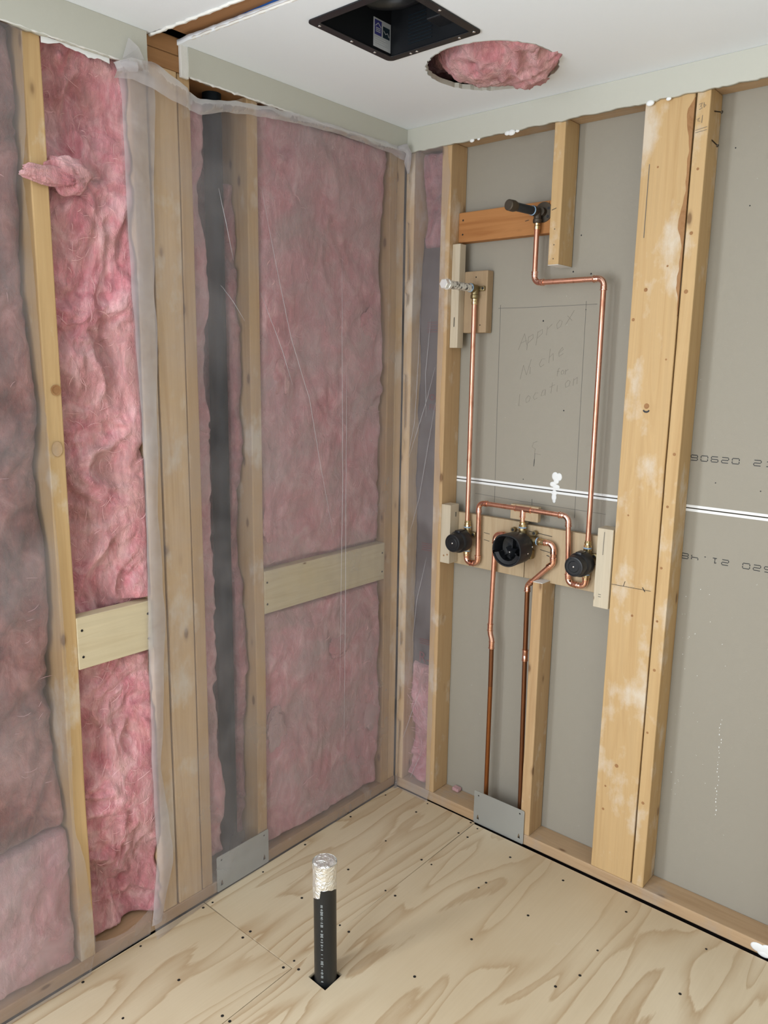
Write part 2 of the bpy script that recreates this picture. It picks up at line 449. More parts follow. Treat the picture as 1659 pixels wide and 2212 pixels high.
# floor: three plywood sheets
TH = .018
FZ = lambda a, b, c: Vector((a, b, c - TH))
def sheet(name, outer, holes=[]):
    return struct(name, plate(outer, holes, TH, FZ), M['ply'])
g = .0016
f_a = sheet('floor', [(.007, -.912), (.4035 - g, -.912), (.386 - g, -.006), (.007, -.006)])
f_b = sheet('floor.001', [(.007, -2.35), (.428 - g, -2.35), (.4035 - g, -.9155), (.007, -.9155)])
f_c = sheet('floor.002', [(.428 + g, -2.35), (XR, -2.35), (XR, -.0135), (.386 + g, -.0135)],
            [[(.457, -.905), (.524, -.908), (.520, -.838), (.455, -.842)]])
f_d = sheet('floor.003', [(.012, YB), (XR, YB), (XR, -2.353), (.012, -2.353)])
struct('floor.004', box(-.2, YB, -.30, XR, .2, -.28, 0), M['sheath'])  # added bottom of the light-blocking shell
struct('floor.005', plate([(-.0, YB), (XR, YB), (XR, .0), (-.0, .0)], [[(.450, -.912), (.531, -.912), (.531, -.832), (.450, -.832)]], .03, lambda a, b, c: Vector((a, b, c - .0505))), M['subfloor'])  # layer added to stop light leaking in at the floor edges
struct('light_block_shell', box(-.17, YB, -.30, -.156, .2, 2.80, 0), M['sheath'])  # added box around the room, blocks leaking sky light
struct('light_block_shell.001', box(-.17, .103, -.30, XR + .1, .2, 2.80, 0), M['sheath'])
struct('light_block_shell.002', box(XR + .1, YB, -.30, XR + .12, .2, 2.80, 0), M['sheath'])
b = box(-.17, YB - .02, H + .02, XR + .1, YB, 2.80, 0); box(-.17, YB - .02, -.30, XR + .1, YB, -.02, 0, bm=b); struct('light_block_shell.003', b, M['sheath'])
# void under the hole stays dark because the added shell blocks the sky
SCREWS = [(0.026,-0.084),(0.026,-0.280),(0.185,-0.095),(0.182,-0.022),(0.374,-0.015),(0.378,-0.097),(0.413,-0.030),(0.416,-0.096),(0.025,-0.507),(0.217,-0.305),(0.227,-0.505),(0.374,-0.304),(0.414,-0.302),(0.588,-0.093),(0.215,-0.701),(0.385,-0.502),(0.423,-0.500),(0.779,-0.082),(0.385,-0.708),(0.423,-0.710),(0.778,-0.300),(0.387,-0.892),(0.419,-0.905),(0.600,-0.258),(0.596,-0.294),(0.707,-0.496),(0.671,-0.714),(0.999,-0.293),(0.973,-0.490),(0.025,-1.316),(0.208,-1.308),(0.208,-1.143),(0.025,-0.930),(0.027,-0.897),(0.209,-0.900),(0.212,-0.930),(0.024,-1.143),(0.388,-1.138),(0.415,-1.136),(0.030,-0.699),(0.383,-0.928),(0.993,-0.086),(1.229,-0.080),(1.004,-0.411),(1.232,-0.292)]
for i, (x, y) in enumerate(SCREWS):
    par = f_c if x > .40 else (f_a if y > -.914 else f_b)
    b = bmesh.new(); r = .0042 if i % 3 else .0034
    lathe(b, (x, y, .0006), (0, 0, -1), [(0, r), (.0004, r), (.0012, r * .4)], 10)
    link('screw', b, M['screwdark'], par)

# left wall: sheathing behind the studs, and finished wall farther back with a window
struct('wall_left', box(-.155, YB, -.02, -.142, .10, 2.6, 0), M['sheath'])
def wall_with_opening(name, y0, y1, oy0, oy1, oz0, oz1, x0, x1, mat):
    b = box(x0, y0, 0, x1, oy0, H, 0)
    box(x0, oy1, 0, x1, y1, H, 0, bm=b); box(x0, oy0, 0, x1, oy1, oz0, 0, bm=b); box(x0, oy0, oz1, x1, oy1, H, 0, bm=b)
    return struct(name, b, mat)
wall_with_opening('wall_left.001', YB, -1.74, -3.03, -2.21, .86, 2.04, -.012, .012, M['roomwall'])
wf = box(-.05, -3.07, .82, .02, -3.03, 2.08, .002); box(-.05, -2.21, .82, .02, -2.17, 2.08, .002, bm=wf)
box(-.05, -3.03, .82, .02, -2.21, .86, .002, bm=wf); box(-.05, -3.03, 2.04, .02, -2.21, 2.08, .002, bm=wf)
struct('window_1', wf, M['frame'])
# back wall with an opening added for the fill lamp, and wall at the right
b = box(0, YB - .1, 0, .30, YB, H, 0); box(1.60, YB - .1, 0, XR, YB, H, 0, bm=b); box(.30, YB - .1, 2.28, 1.60, YB, H, 0, bm=b)
struct('wall_back', b, M['roomwall'])
struct('wall_side', box(XR, YB, 0, XR + .1, .1, H, 0), M['roomwall'])
# right (shower) wall: drywall of the next room seen between the studs, in two sheets
DY = .0895
wr = struct('wall_right', box(.0, DY, 1.231, 1.42, DY + .0127, 2.6, 0), M['drywall'])
struct('wall_right.001', box(.0, DY, -.05, 1.42, DY + .0127, 1.2285, 0), M['drywall'])
struct('wall_right.002', box(1.428, -.0127, 0, XR, 0.0, H, 0), M['roomwall'])
# white paper edges of the drywall joint
struct('trim_1', box(.04, DY - .0012, 1.2318, 1.42, DY, 1.2392, 0), M['white'])
struct('trim_1.001', box(.04, DY - .0012, 1.2205, 1.42, DY, 1.2280, 0), M['white'])

# ceiling: two boards with a strip missing between them
CT = .0127
CZ = lambda a, b, c: Vector((a, b, H + c))
gapL = [(-.02, -.995), (.045, -.992), (.06, -.982), (.10, -.979), (.316, -.966), (XR, -.86)]
gapR = [(XR, -.80), (.411, -.887), (.10, -.905), (.052, -.909), (-.02, -.909)]
ceilA = [(-.02, YB), (XR, YB)] + ragged(gapL[::-1], .005, .008, 1)
ceilB = ragged(gapR, .003, .01, 2) + [(-.02, .0), (XR, .0)]
c_a = struct('ceiling', plate(ceilA, [], CT, CZ), M['ceil'])
FAN = (.3655, -.7905, .6265, -.5165)
HC = (.533, -.300)
c_b = struct('ceiling.001', plate(ceilB, [[(FAN[0], FAN[1]), (FAN[2], FAN[1]), (FAN[2], FAN[3]), (FAN[0], FAN[3])], circle(HC[0], HC[1], .175, 90, .006, 5)], CT, CZ), M['ceil'])
# torn gypsum lip around the round hole and along the gap
bm = bmesh.new()
for k in range(90):
    a0 = 2 * PI * k / 90; a1 = 2 * PI * (k + 1) / 90
    P_ = []
    for a in (a0, a1):
        rr = .1725 + .006 * noise.noise(Vector((math.cos(a) * 14, math.sin(a) * 14, 5)))
        P_.append((HC[0] + rr * math.cos(a), HC[1] + rr * math.sin(a)))
    q = [bm.verts.new((P_[0][0], P_[0][1], H - .0004)), bm.verts.new((P_[1][0], P_[1][1], H - .0004)), bm.verts.new((P_[1][0], P_[1][1], H + CT)), bm.verts.new((P_[0][0], P_[0][1], H + CT))]
    bm.faces.new(q)
lip = link('torn_edge', bm, M['greenboard'], c_b); lip['label'] = 'rough grey paper edge of the round hole'
bm = bmesh.new(); sweep(bm, [(x, y + .001 + .003 * noise.noise(Vector((x * 60, 0, 2))), H + .003) for x in [(.055 + i * .012) for i in range(40)] for y in [-.907 + (x - .052) * .056]], [.0035 + .002 * noise.noise(Vector((i * .7, 0, 0))) for i in range(40)], 6)
link('torn_edge', bm, M['torn'], c_b)
bm = bmesh.new(); sweep(bm, [(x, -.984 + (x - .06) * .065 + .004 * noise.noise(Vector((x * 50, 1, 2))), H - .001) for x in [(.0 + i * .012) for i in range(30)]], [.004 + .003 * noise.noise(Vector((i * .7, 3, 0))) for i in range(30)], 6)
link('torn_edge', bm, M['torn'], c_a)
# roof void: dark board above everything
struct('ceiling.002', box(-.16, YB, 2.78, XR, .2, 2.80, 0), M['sheath'])

# drywall strips left hanging below the ceiling on both walls
def strip_left(name, y0, y1, zb0, zb1, seed, label, mat=M['greenboard']):
    outer = [(y0, H - .0005)] + ragged([(y0, zb0), (y1, zb1)], .004, .01, seed) + [(y1, H - .0005)]
    bm_ = plate(outer, [], .0127, lambda a, b, c: Vector((c, a, b)))
    o = solo(name, bm_, mat, label, 'drywall strip'); return o
s1 = strip_left('drywall_strip', -1.735, -1.004, 2.318, 2.314, 3, 'grey-green strip of painted drywall under the ceiling, left of the gap with bare plates')
bm = bmesh.new()
sweep(bm, [(.006, -1.006 + .002 * noise.noise(Vector((0, 0, z * 80))), z) for z in [2.31 + i * .008 for i in range(12)]], [.006 + .002 * noise.noise(Vector((0, z, 9))) for z in range(12)], 6)
link('torn_edge', bm, M['torn'], s1)
bm = bmesh.new()
sweep(bm, [(.011, y, 2.3165 + .003 * noise.noise(Vector((0, y * 60, 4)))) for y in [-1.73 + i * .01 for i in range(72)]], [.0022 + .0015 * noise.noise(Vector((0, i * .9, 1))) for i in range(72)], 6)
link('torn_edge', bm, M['torn'], s1)
bm = plate([(-1.262, 2.3155)] + ragged([(-1.262, 2.306), (-1.19, 2.309), (-1.10, 2.303)], .007, .007, 14) + [(-1.10, 2.3155)], [], .0025, lambda a, b_, c: Vector((.001 + c, a, b_)))
link('torn_paper', bm, M['white'], s1)['label'] = 'torn white paper below the strip'
s2 = strip_left('drywall_strip', -.885, -.001, 2.331, 2.329, 4, 'long grey-green strip of painted drywall under the ceiling between gap and corner')
bm = box(.0, -.908, 2.326, .010, -.884, 2.412, .002, 8, .003, 2, 3)
link('torn_edge', bm, M['torn'], s2)
bm = bmesh.new()
sweep(bm, [(.011, y, 2.330 + .004 * noise.noise(Vector((0, y * 60, 4)))) for y in [-.88 + i * .01 for i in range(52)]], [.0028 + .002 * noise.noise(Vector((0, i * .9, 1))) for i in range(52)], 6)
link('torn_edge', bm, M['torn'], s2)
outer = [(.0135, H - .0005)] + ragged([(.0135, 2.327), (XR, 2.327)], .004, .01, 6) + [(XR, H - .0005)]
s3 = solo('drywall_strip', plate(outer, [], .0127, lambda a, b, c: Vector((a, -c, b))), M['greenboard'], 'grey-green strip of painted drywall under the ceiling above the shower pipes', 'drywall strip')
bm = bmesh.new()
for (x, r) in ((.275, .006), (.30, .004), (.405, .007), (.42, .009), (.44, .005), (.85, .008), (.90, .005)):
    bmesh.ops.create_uvsphere(bm, u_segments=10, v_segments=6, radius=r, matrix=Matrix.Translation((x, -.010, 2.326 - r * .3)) @ Matrix.Diagonal((1.5, .6, 1, 1)))
link_split('compound_blob', bm, M['white'], s3, True)

# ================================================================== FRAMING
GROUPS = {'stud': 'bare wall studs', 'bottom_plate': 'bottom plates', 'top_plate': 'top plates', 'ceiling_joist': 'ceiling joists', 'drywall_strip': 'drywall strips under the ceiling', 'blocking_board': 'blocking boards', 'backing_block': 'small backing blocks', 'plywood_backer': 'plywood backers', 'shim_board': 'pale wood strips', 'nail_plate': 'nail plates', 'insulation_batt': 'insulation batts', 'insulation_tuft': 'insulation tufts'}
def stud(label, x0, y0, z0, x1, y1, z1, mat='wood_z', warp=.003, name='stud', seed=1, cat='stud', group=None, ax=2):
    seg = max(4, int(((x1 - x0), (y1 - y0), (z1 - z0))[ax] / .08))
    return solo(name, box(x0, y0, z0, x1, y1, z1, .003, seg, warp, ax, seed), M[mat], label, cat, group)
SD = -.1405
PT = .038
TZ0, TZ1 = 2.337, 2.375
# plates
stud('bottom plate of left insulated wall lying along the plywood floor', SD, -1.74, 0, .0, .0, PT, 'wood_y', .001, 'bottom_plate', 2, 'plate', None, 1)
bp = stud('bottom plate of shower wall with nail plate and white compound smear', .002, .0, 0, 1.43, DY, PT, 'wood_x', .001, 'bottom_plate', 3, 'plate', None, 0)
stud('lower top plate of left wall seen bare in the ceiling gap', SD, -1.74, TZ0, .0, .0, TZ1, 'brown_y', .001, 'top_plate', 4, 'plate', None, 1)
stud('upper top plate of left wall, darker brown, in the ceiling gap', SD, -1.74, TZ1 + .001, -.002, .0, 2.418, 'brown_y', .001, 'top_plate', 5, 'plate', None, 1)
stud('top plate along the shower wall behind the drywall strip', .002, .0, TZ0, 1.43, DY, TZ1, 'wood_x', .001, 'top_plate', 6, 'plate', None, 0)
stud('bare brown joist inside the narrow ceiling gap, left one', -.14, -1.01, 2.419, XR, -.955, 2.60, 'brown_x', .001, 'ceiling_joist', 7, 'joist', None, 0)
stud('brown board beside joist inside the narrow ceiling gap, right one', .02, -.951, 2.4215, XR, -.850, 2.60, 'brown_x', .001, 'ceiling_joist', 8, 'joist', None, 0)
solo('vapour_tape', box(.14, -.886, 2.4132, .46, -.8835, 2.4210, .0008), M['rubber_blue'], 'blue tape edge showing along right side of the ceiling gap', 'tape')
# left wall studs
sA = solo('stud', box(SD, -1.303, PT, 0, -1.262, TZ0, .003, 30, .005, 2, 11), M['wood_zy'], 'leftmost bare stud between torn plastic and exposed pink insulation', 'stud')
b = bmesh.new(); lathe(b, (.0, -1.276, 1.553), (1, 0, 0), [(0, .0125), (.0012, .0125), (.0013, .0095), (.0004, .0090)], 18, True, False)
k = link('knot', b, M['brown_y'], sA); k['label'] = 'dark ring-shaped knot'
stud('narrow stud behind folded plastic, left of the wide stud', SD, -1.046, PT, -.002, -1.0, TZ0, 'wood_zp', .002, seed=12)
stud('wide pale stud under plastic directly below the ceiling gap', -.040, -.9945, PT, .0, -.9135, TZ0, 'wood_zp', .0015, seed=13)
stud('narrow stud right of wide pale stud, beside black vent pipe', SD, -.910, PT, -.001, -.873, TZ0, 'wood_z', .0015, seed=14)
sC = stud('stud right of black vent pipe, beside the wide pink bay', SD, -.690, PT, .0, -.652, TZ0, 'wood_z', .003, seed=15)
stud('first corner stud, bordering the wide pink insulation bay', SD, -.082, PT, .0, -.044, TZ0, 'wood_z', .002, seed=16)
stud('middle corner stud, between the two other corner studs', SD, -.042, PT, -.001, -.004, TZ0, 'wood_zp', .002, seed=17)
stud('stud at left edge outside torn plastic, beyond dusty insulation', SD, -1.738, PT, .0, -1.700, TZ0, 'wood_z', .002, seed=18)
# right wall studs
stud('narrow corner stud on the shower wall side, behind plastic', .002, .0, PT, .038, DY, TZ0, 'wood_zp', .0015, seed=19)
sL = stud('full-height stud left of shower pipes with plastic edge stapled on', .152, .0, PT, .190, DY, TZ0, 'wood_z', .001, seed=20)
sH = stud('short stud hanging from top plate beside upper pipe stub', .560, .0, 1.928, .596, DY - .002, TZ0, 'wood_zy', .001, seed=21)
b = box(.5605, .0005, 1.9268, .5955, DY - .0025, 1.9282, 0); e_ = link('end_grain', b, M['torn'], sH); e_['label'] = 'pale grey sawn end'
sW = stud('wide flat stud right of shower pipes', .832, .0, PT, .9655, .038, TZ0, 'wood_zy', .0008, seed=22)
sN = stud('narrow stud on edge beside wide flat stud, with pencil figures at top', .9695, .0, PT, 1.0055, DY, TZ0, 'wood_zy', .0008, seed=23)
sS = stud('short standing stud under the plywood backer, right of lower pipes', .566, .0005, PT, .602, DY - .002, .938, 'wood_z', .001, seed=24)
b = box(.5665, .001, .9378, .6015, DY - .003, .9395, 0); e_ = link('end_grain', b, M['torn'], sS); e_['label'] = 'pale sawn top end'
stud('stud at right end of shower wall past the grey drywall bay', 1.392, .0, PT, 1.428, DY, TZ0, 'wood_z', .001, seed=25)
b = bmesh.new(); lathe(b, (.0006, -1.282, 1.415), (1, 0, 0), [(0, .013), (.0008, .0125)], 18)
for v in b.verts: v.co.z = 1.415 + (v.co.z - 1.415) * 1.4
link('knot', b, M['wood_x'], sA)
# nails and marks on framing
def marks(parent, items, mat, nrm, label=None, name='pencil_mark'):
    for pts, w in items:
        b = bmesh.new(); ribbon(b, pts, w, nrm); o = link(name, b, mat, parent)
        if label: o['label'] = label
    return o
ny = (0, -1, 0)
fy = lambda pts, y=-.0008: [(x, y, z) for x, z in pts]
marks(sW, [(fy([(.835, .984), (.955, .986)]), .0012), (fy([(.872, .986), (.876, 1.0)]), .0012), (fy([(.93, .992), (.938, .981)]), .002)], M['ink'], ny, 'pencil line across the stud')
marks(sW, [(fy([(.8565, 2.17), (.8560, 2.10), (.8555, 1.98)]), .0016)], M['pencil'], ny, 'long thin crack line')
# split bark edge on wide stud
L_ = []
for i in range(90):
    z = 2.318 - i * .0062
    wv = .006 + .007 * noise.noise(Vector((0, 0, z * 11))) + .003 * noise.noise(Vector((0, 3, z * 40))) + .012 * math.exp(-((z - 2.0) / .035) ** 2) + .012 * math.exp(-((z - 2.27) / .05) ** 2)
    wv *= min(1, i / 4, (89 - i) / 12)
    L_.append((.9662 - max(.0004, wv), z))
bm = plate(L_ + [(.9664, L_[-1][1]), (.9664, L_[0][1])], [], .004, lambda a, b_, c: Vector((a, -.0012 + c, b_)))
e_ = link('bark_edge', bm, M['brown_y'], sW); e_['label'] = 'dark broken bark edge'
bm = bmesh.new()
for (x, z, r) in ((.9, 1.520, .0085), (.872, 1.84, .006), (.842, 1.76, .005), (.893, .41, .007), (.862, .33, .004), (.86, .25, .005), (.905, .9, .004), (.928, 1.9, .003), (.88, 2.16, .003), (.945, 1.65, .003), (.87, 1.2, .003)):
    lathe(bm, (x, 0.0006, z), (0, -1, 0), [(0, r), (.0012, r * .85), (.0013, r * .3)], 12)
link_split('knot', bm, M['brown_y'], sW)
bm = plate([(.9 + .0095 * math.cos(a), 1.508 + .007 * math.sin(a)) for a in [PI + PI * i / 12 for i in range(13)]] + [(.9 + .0065 * math.cos(a), 1.512 + .004 * math.sin(a) - .002) for a in [2 * PI - PI * i / 12 for i in range(13)]], [], .0014, lambda a, b_, c: Vector((a, -.0012 + c, b_)))
bm2 = bmesh.new()
for (x, z, r) in ((.988, 2.14, .004), (.985, 1.98, .005), (.984, 1.83, .006), (.99, 1.39, .005), (.983, 1.24, .004), (.98, 1.06, .004), (.981, .9, .004), (.985, .75, .005), (.98, .55, .004), (.984, .32, .005)):
    lathe(bm2, (x, .0006, z), (0, -1, 0), [(0, r), (.0012, r * .85), (.0013, r * .3)], 12)
link_split('knot', bm2, M['brown_y'], sN)
e_ = link('knot', bm, M['ink'], sW); e_['label'] = 'dark crescent of a large knot'
marks(sN, [(fy([(.978, 2.298), (.986, 2.300), (.982, 2.292), (.987, 2.288), (.979, 2.285)]), .0009), (fy([(.990, 2.300), (.991, 2.288), (.996, 2.293), (.990, 2.295)]), .0009),
           (fy([(.975, 2.262), (.982, 2.265), (.977, 2.258), (.983, 2.257)]), .0009), (fy([(.989, 2.270), (.988, 2.252)]), .0009), (fy([(.974, 2.236), (1.003, 2.240)]), .0009), (fy([(.974, 2.230), (1.003, 2.233)]), .0009)], M['pencil'], ny, 'pencilled figures')
def nail(parent, p, d, L=.03, r=.0016):
    b_ = bmesh.new(); d = Vector(d).normalized()
    lathe(b_, p, d, [(0, r), (L - .002, r), (L - .002, r * 2.4), (L, r * 2.4)], 10)
    return link('nail', b_, M['bronze'], parent, True)
nail(sN, (1.0055, .035, 2.285), (1, -.25, -.35), .024); nail(sN, (1.0055, .033, 2.215), (.8, -.25, -.8), .028)
for z in (2.03, 1.985, 1.945):
    b = bmesh.new(); lathe(b, (.578, .0004, z), ny, [(0, .0018), (.0008, .0016)], 8); link('nail', b, M['ink'], sH)
marks(sH, [(fy([(.566, 2.085), (.580, 2.089)]), .0015)], M['ink'], ny)
# blocking
blk1 = solo('blocking_board', box(-.036, -1.261, .853, .0005, -1.047, .990, .002, 6, .0005, 1, 31), M['block_y'], 'pale wood block between studs in the exposed insulation bay', 'blocking')
blk2 = solo('blocking_board', box(-.036, -.651, .855, .0005, -.083, .992, .002, 8, .0005, 1, 32), M['block_y'], 'longer pale wood block behind plastic in the wide pink bay', 'blocking')
for par, ys in ((blk1, (-1.248, -1.06)), (blk2, (-.640, -.095))):
    for y in ys:
        for z in (.885, .955):
            b = bmesh.new(); lathe(b, (.0004, y, z), (1, 0, 0), [(0, .0035), (.0008, .0032), (.001, .001)], 10); link('screw', b, M['screwdark'], par)
blk3 = solo('blocking_board', box(.1905, .050, 2.030, .560, .086, 2.125, .002, 5, .0005, 0, 33), M['block_o'], 'reddish brown board behind the upper pipe stub', 'blocking')
for z in (2.055, 2.100):
    b = bmesh.new(); lathe(b, (.208, .0505, z), ny, [(0, .004), (.001, .003)], 10); link('screw', b, M['screwdark'], blk3)
marks(blk3, [([(.528, .0495, 2.122), (.529, .0495, 2.098)], .001), ([(.446, .0495, 2.073), (.458, .0495, 2.075)], .0016)], M['ink'], ny)
shimb = solo('shim_board', box(.1905, .018, 1.685, .222, .052, 2.022, .002, 5, .001, 2, 34), M['shim'], 'pale grey wood strip fixed beside stud behind the left pipe stub', 'wood strip')
marks(shimb, [([(.208, .0172, 1.785), (.207, .0172, 1.755)], .0022)], M['ink'], ny)
bb1 = solo('backing_block', box(.2215, .050, 1.735, .313, .086, 1.935, .003, 4, .001, 2, 35), M['plyback_dark'], 'small upright wood block behind the left pipe stub', 'block')
for (x, z) in ((.268, 1.915), (.29, 1.76), (.262, 1.765)):
    b = bmesh.new(); lathe(b, (x, .0503, z), ny, [(0, .0028), (.0008, .002)], 8); link('screw', b, M['screwdark'], bb1)
# plywood backer for the valves
bk = solo('plywood_backer', box(.1915, .050, .930, .502, .068, 1.118, .0015, 5, .0003, 0, 36), M['plyback'], 'left half of plywood backer behind the black valve covers', 'plywood board')
bk2 = solo('plywood_backer', box(.504, .0505, .930, .8305, .068, 1.112, .0015, 5, .0003, 0, 37), M['plyback'], 'right half of plywood backer behind the black valve covers', 'plywood board')
marks(bk, [([(.455, .0495, 1.092), (.500, .0495, 1.087)], .0016), ([(.34, .0495, 1.06), (.362, .0495, 1.058)], .0014), ([(.34, .0495, 1.035), (.362, .0495, 1.033)], .0014)], M['ink'], ny)
marks(bk2, [([(.515, .0495, 1.092), (.600, .0495, 1.086)], .0018), ([(.560, .0495, 1.036), (.598, .0495, 1.032)], .0016), ([(.585, .0495, 1.021), (.594, .0495, 1.019)], .0022), ([(.745, .0495, 1.05), (.775, .0495, 1.047)], .0016), ([(.745, .0495, 1.022), (.775, .0495, 1.018)], .0016)], M['ink'], ny)
vb = solo('backing_block', box(.1915, -.002, .938, .231, .049, 1.148, .002, 4, .001, 2, 38), M['shim'], 'whitish upright block behind the left round valve cover', 'block')
for (x, z) in ((.207, .965), (.222, .97)):
    b = bmesh.new(); lathe(b, (x, -.0016, z), ny, [(0, .0035), (.0008, .003)], 8); link('knot', b, M['brown_y'], vb)
b = bmesh.new(); ribbon(b, [(.2316, .03, 1.12), (.2316, .03, 1.105)], .003, (1, 0, 0)); link('pencil_mark', b, M['ink'], vb)
tb = solo('backing_block', box(.452, .030, 1.128, .556, .0515 - .002, 1.178, .002, 2, .0005, 0, 39), M['plyback'], 'small block behind the copper tee above the middle valve', 'block')
rs = solo('shim_board', box(.781, -.004, .903, .830, .048, 1.150, .0015, 4, .001, 2, 40), M['shim'], 'whitish wood strip right of the right round valve cover', 'wood strip')
marks(rs, [([(.803, -.0052, 1.14), (.802, -.0052, 1.07)], .0018), ([(.797, -.0052, .945), (.804, -.0052, .945)], .002), ([(.797, -.0052, .938), (.804, -.0052, .938)], .002)], M['faintpencil'], ny)

# ================================================================== DRYWALL WRITING
wy = DY - .0001
bm = bmesh.new()
for pts, wd in [([(.335, 1.815), (.42, 1.8135), (.686, 1.815)], .0013), ([(.343, 1.825), (.346, 1.50), (.350, 1.24), (.351, 1.155)], .0012), ([(.650, 1.825), (.652, 1.50), (.655, 1.15)], .0012),
                ([(.27, 1.185), (.45, 1.180), (.60, 1.178), (.76, 1.176)], .0011), ([(.497, 1.192), (.498, 1.172)], .0016), ([(.499, 1.345), (.499, 1.31)], .0010), ([(.4985, 1.325), (.4975, 1.303)], .0030)]:
    ribbon(bm, [(x, wy, z) for x, z in pts], wd, ny)
link('pencil_outline', bm, M['pencil'], wr)['label'] = 'pencilled niche rectangle and centre marks'
# handwriting: "Approx / Niche / Location" on a rising slant, "for" beside it and a centre-line sign
GL = {'A': [[(0, 0), (.35, 1), (.7, 0)], [(.12, .4), (.6, .4)]], 'p': [[(0, .6), (0, -.35)], [(0, .55), (.35, .6), (.4, .3), (0, .12)]], 'r': [[(0, .6), (.02, 0)], [(.02, .4), (.35, .6)]],
      'o': [[(.2, .6), (0, .4), (.1, .05), (.35, .1), (.42, .42), (.2, .6)]], 'x': [[(0, .05), (.5, .75)], [(.05, .6), (.45, .1)]], 'N': [[(0, 0), (.12, .95), (.5, .05), (.72, 1.05)]],
      'i': [[(0, .5), (.05, 0)]], 'c': [[(.4, .5), (.15, .6), (0, .3), (.15, .05), (.4, .1)]], 'h': [[(0, 1), (.05, 0)], [(.05, .4), (.3, .55), (.4, 0)]], 'e': [[(0, .3), (.35, .4), (.25, .6), (.02, .4), (.1, .05), (.4, .1)]],
      'L': [[(.05, 1), (.1, .02), (.25, 0)]], 'a': [[(.35, .55), (.1, .55), (.02, .15), (.3, .1), (.38, .5), (.42, .05)]], 't': [[(.2, .9), (.22, .05)], [(0, .6), (.45, .65)]], 'n': [[(0, .55), (.03, 0)], [(.03, .4), (.28, .55), (.36, 0)]],
      'f': [[(.35, .9), (.15, .85), (.12, -.1)], [(0, .5), (.35, .5)]]}
def write(bm, text, x, z, size, slope, width, gap=.62):
    for ch in text:
        if ch in GL:
            for st in GL[ch]:
                ribbon(bm, [(x + (u + v * .12) * size, wy, z + v * size + u * size * slope) for u, v in st], width, ny)
        x += size * gap; z += size * gap * slope
bm = bmesh.new()
write(bm, 'Approx', .418, 1.680, .045, .45, .0010, .74)
write(bm, 'Niche', .430, 1.585, .045, .52, .0010, .74)
write(bm, 'Location', .425, 1.495, .040, .38, .0010, .70)
write(bm, 'for', .562, 1.600, .024, .12, .0012)
ribbon(bm, [(x, wy, z) for x, z in [(.505, 1.385), (.492, 1.380), (.488, 1.365), (.500, 1.360), (.498, 1.345), (.520, 1.343)]], .001, ny)
link('handwriting', bm, M['faintpencil'], wr)['label'] = 'faint pencilled words on the drywall'
bm = bmesh.new()
for (x, z, r) in ((.505, 1.770, .003), (.650, 1.800, .002), (.595, 1.49, .0025), (.60, 1.915, .003), (.66, 1.905, .003), (.23, 1.30, .002), (.46, 1.255, .002), (.62, 2.02, .0025), (1.10, 2.05, .002), (1.2, 1.3, .002), (1.08, 1.31, .002), (1.05, 2.2, .002)):
    lathe(bm, (x, wy + .0002, z), ny, [(0, r), (.0006, r * .7)], 8)
link_split('pin_hole', bm, M['ink'], wr)
# white compound patches by the joint
bm = bmesh.new()
for (x, z, rx, rz) in ((.578, 1.277, .012, .014), (.592, 1.276, .011, .013), (.583, 1.262, .010, .010), (.572, 1.250, .012, .009), (.584, 1.243, .013, .008), (.578, 1.222, .010, .010), (.578, 1.208, .009, .013), (.579, 1.197, .006, .008)):
    bmesh.ops.create_uvsphere(bm, u_segments=14, v_segments=8, radius=1, matrix=Matrix.Translation((x, wy, z)) @ Matrix.Diagonal((rx, .0022, rz, 1)))
o = solo('compound_patch', bm, M['white'], 'white dab of joint compound across the drywall joint above the tee', 'joint compound', smooth=True)
bm = bmesh.new()
for i in range(26):
    z = .62 - i * .012 + random.uniform(-.004, .004)
    r = random.uniform(.0006, .0016)
    bmesh.ops.create_uvsphere(bm, u_segments=8, v_segments=5, radius=r, matrix=Matrix.Translation((1.16 + (.62 - z) * .03 + random.uniform(-.004, .004), wy, z)) @ Matrix.Diagonal((1, .3, 1.8, 1)))
for i in range(30):
    bmesh.ops.create_uvsphere(bm, u_segments=6, v_segments=4, radius=random.uniform(.0006, .0014), matrix=Matrix.Translation((1.02 + abs(random.gauss(0, .06)), wy, random.uniform(.3, 1.0))) @ Matrix.Diagonal((1, .3, 1, 1)))
o = link('compound_spatter', bm, M['white'], bpy.data.objects['wall_right.001'], True); o['kind'] = 'stuff'
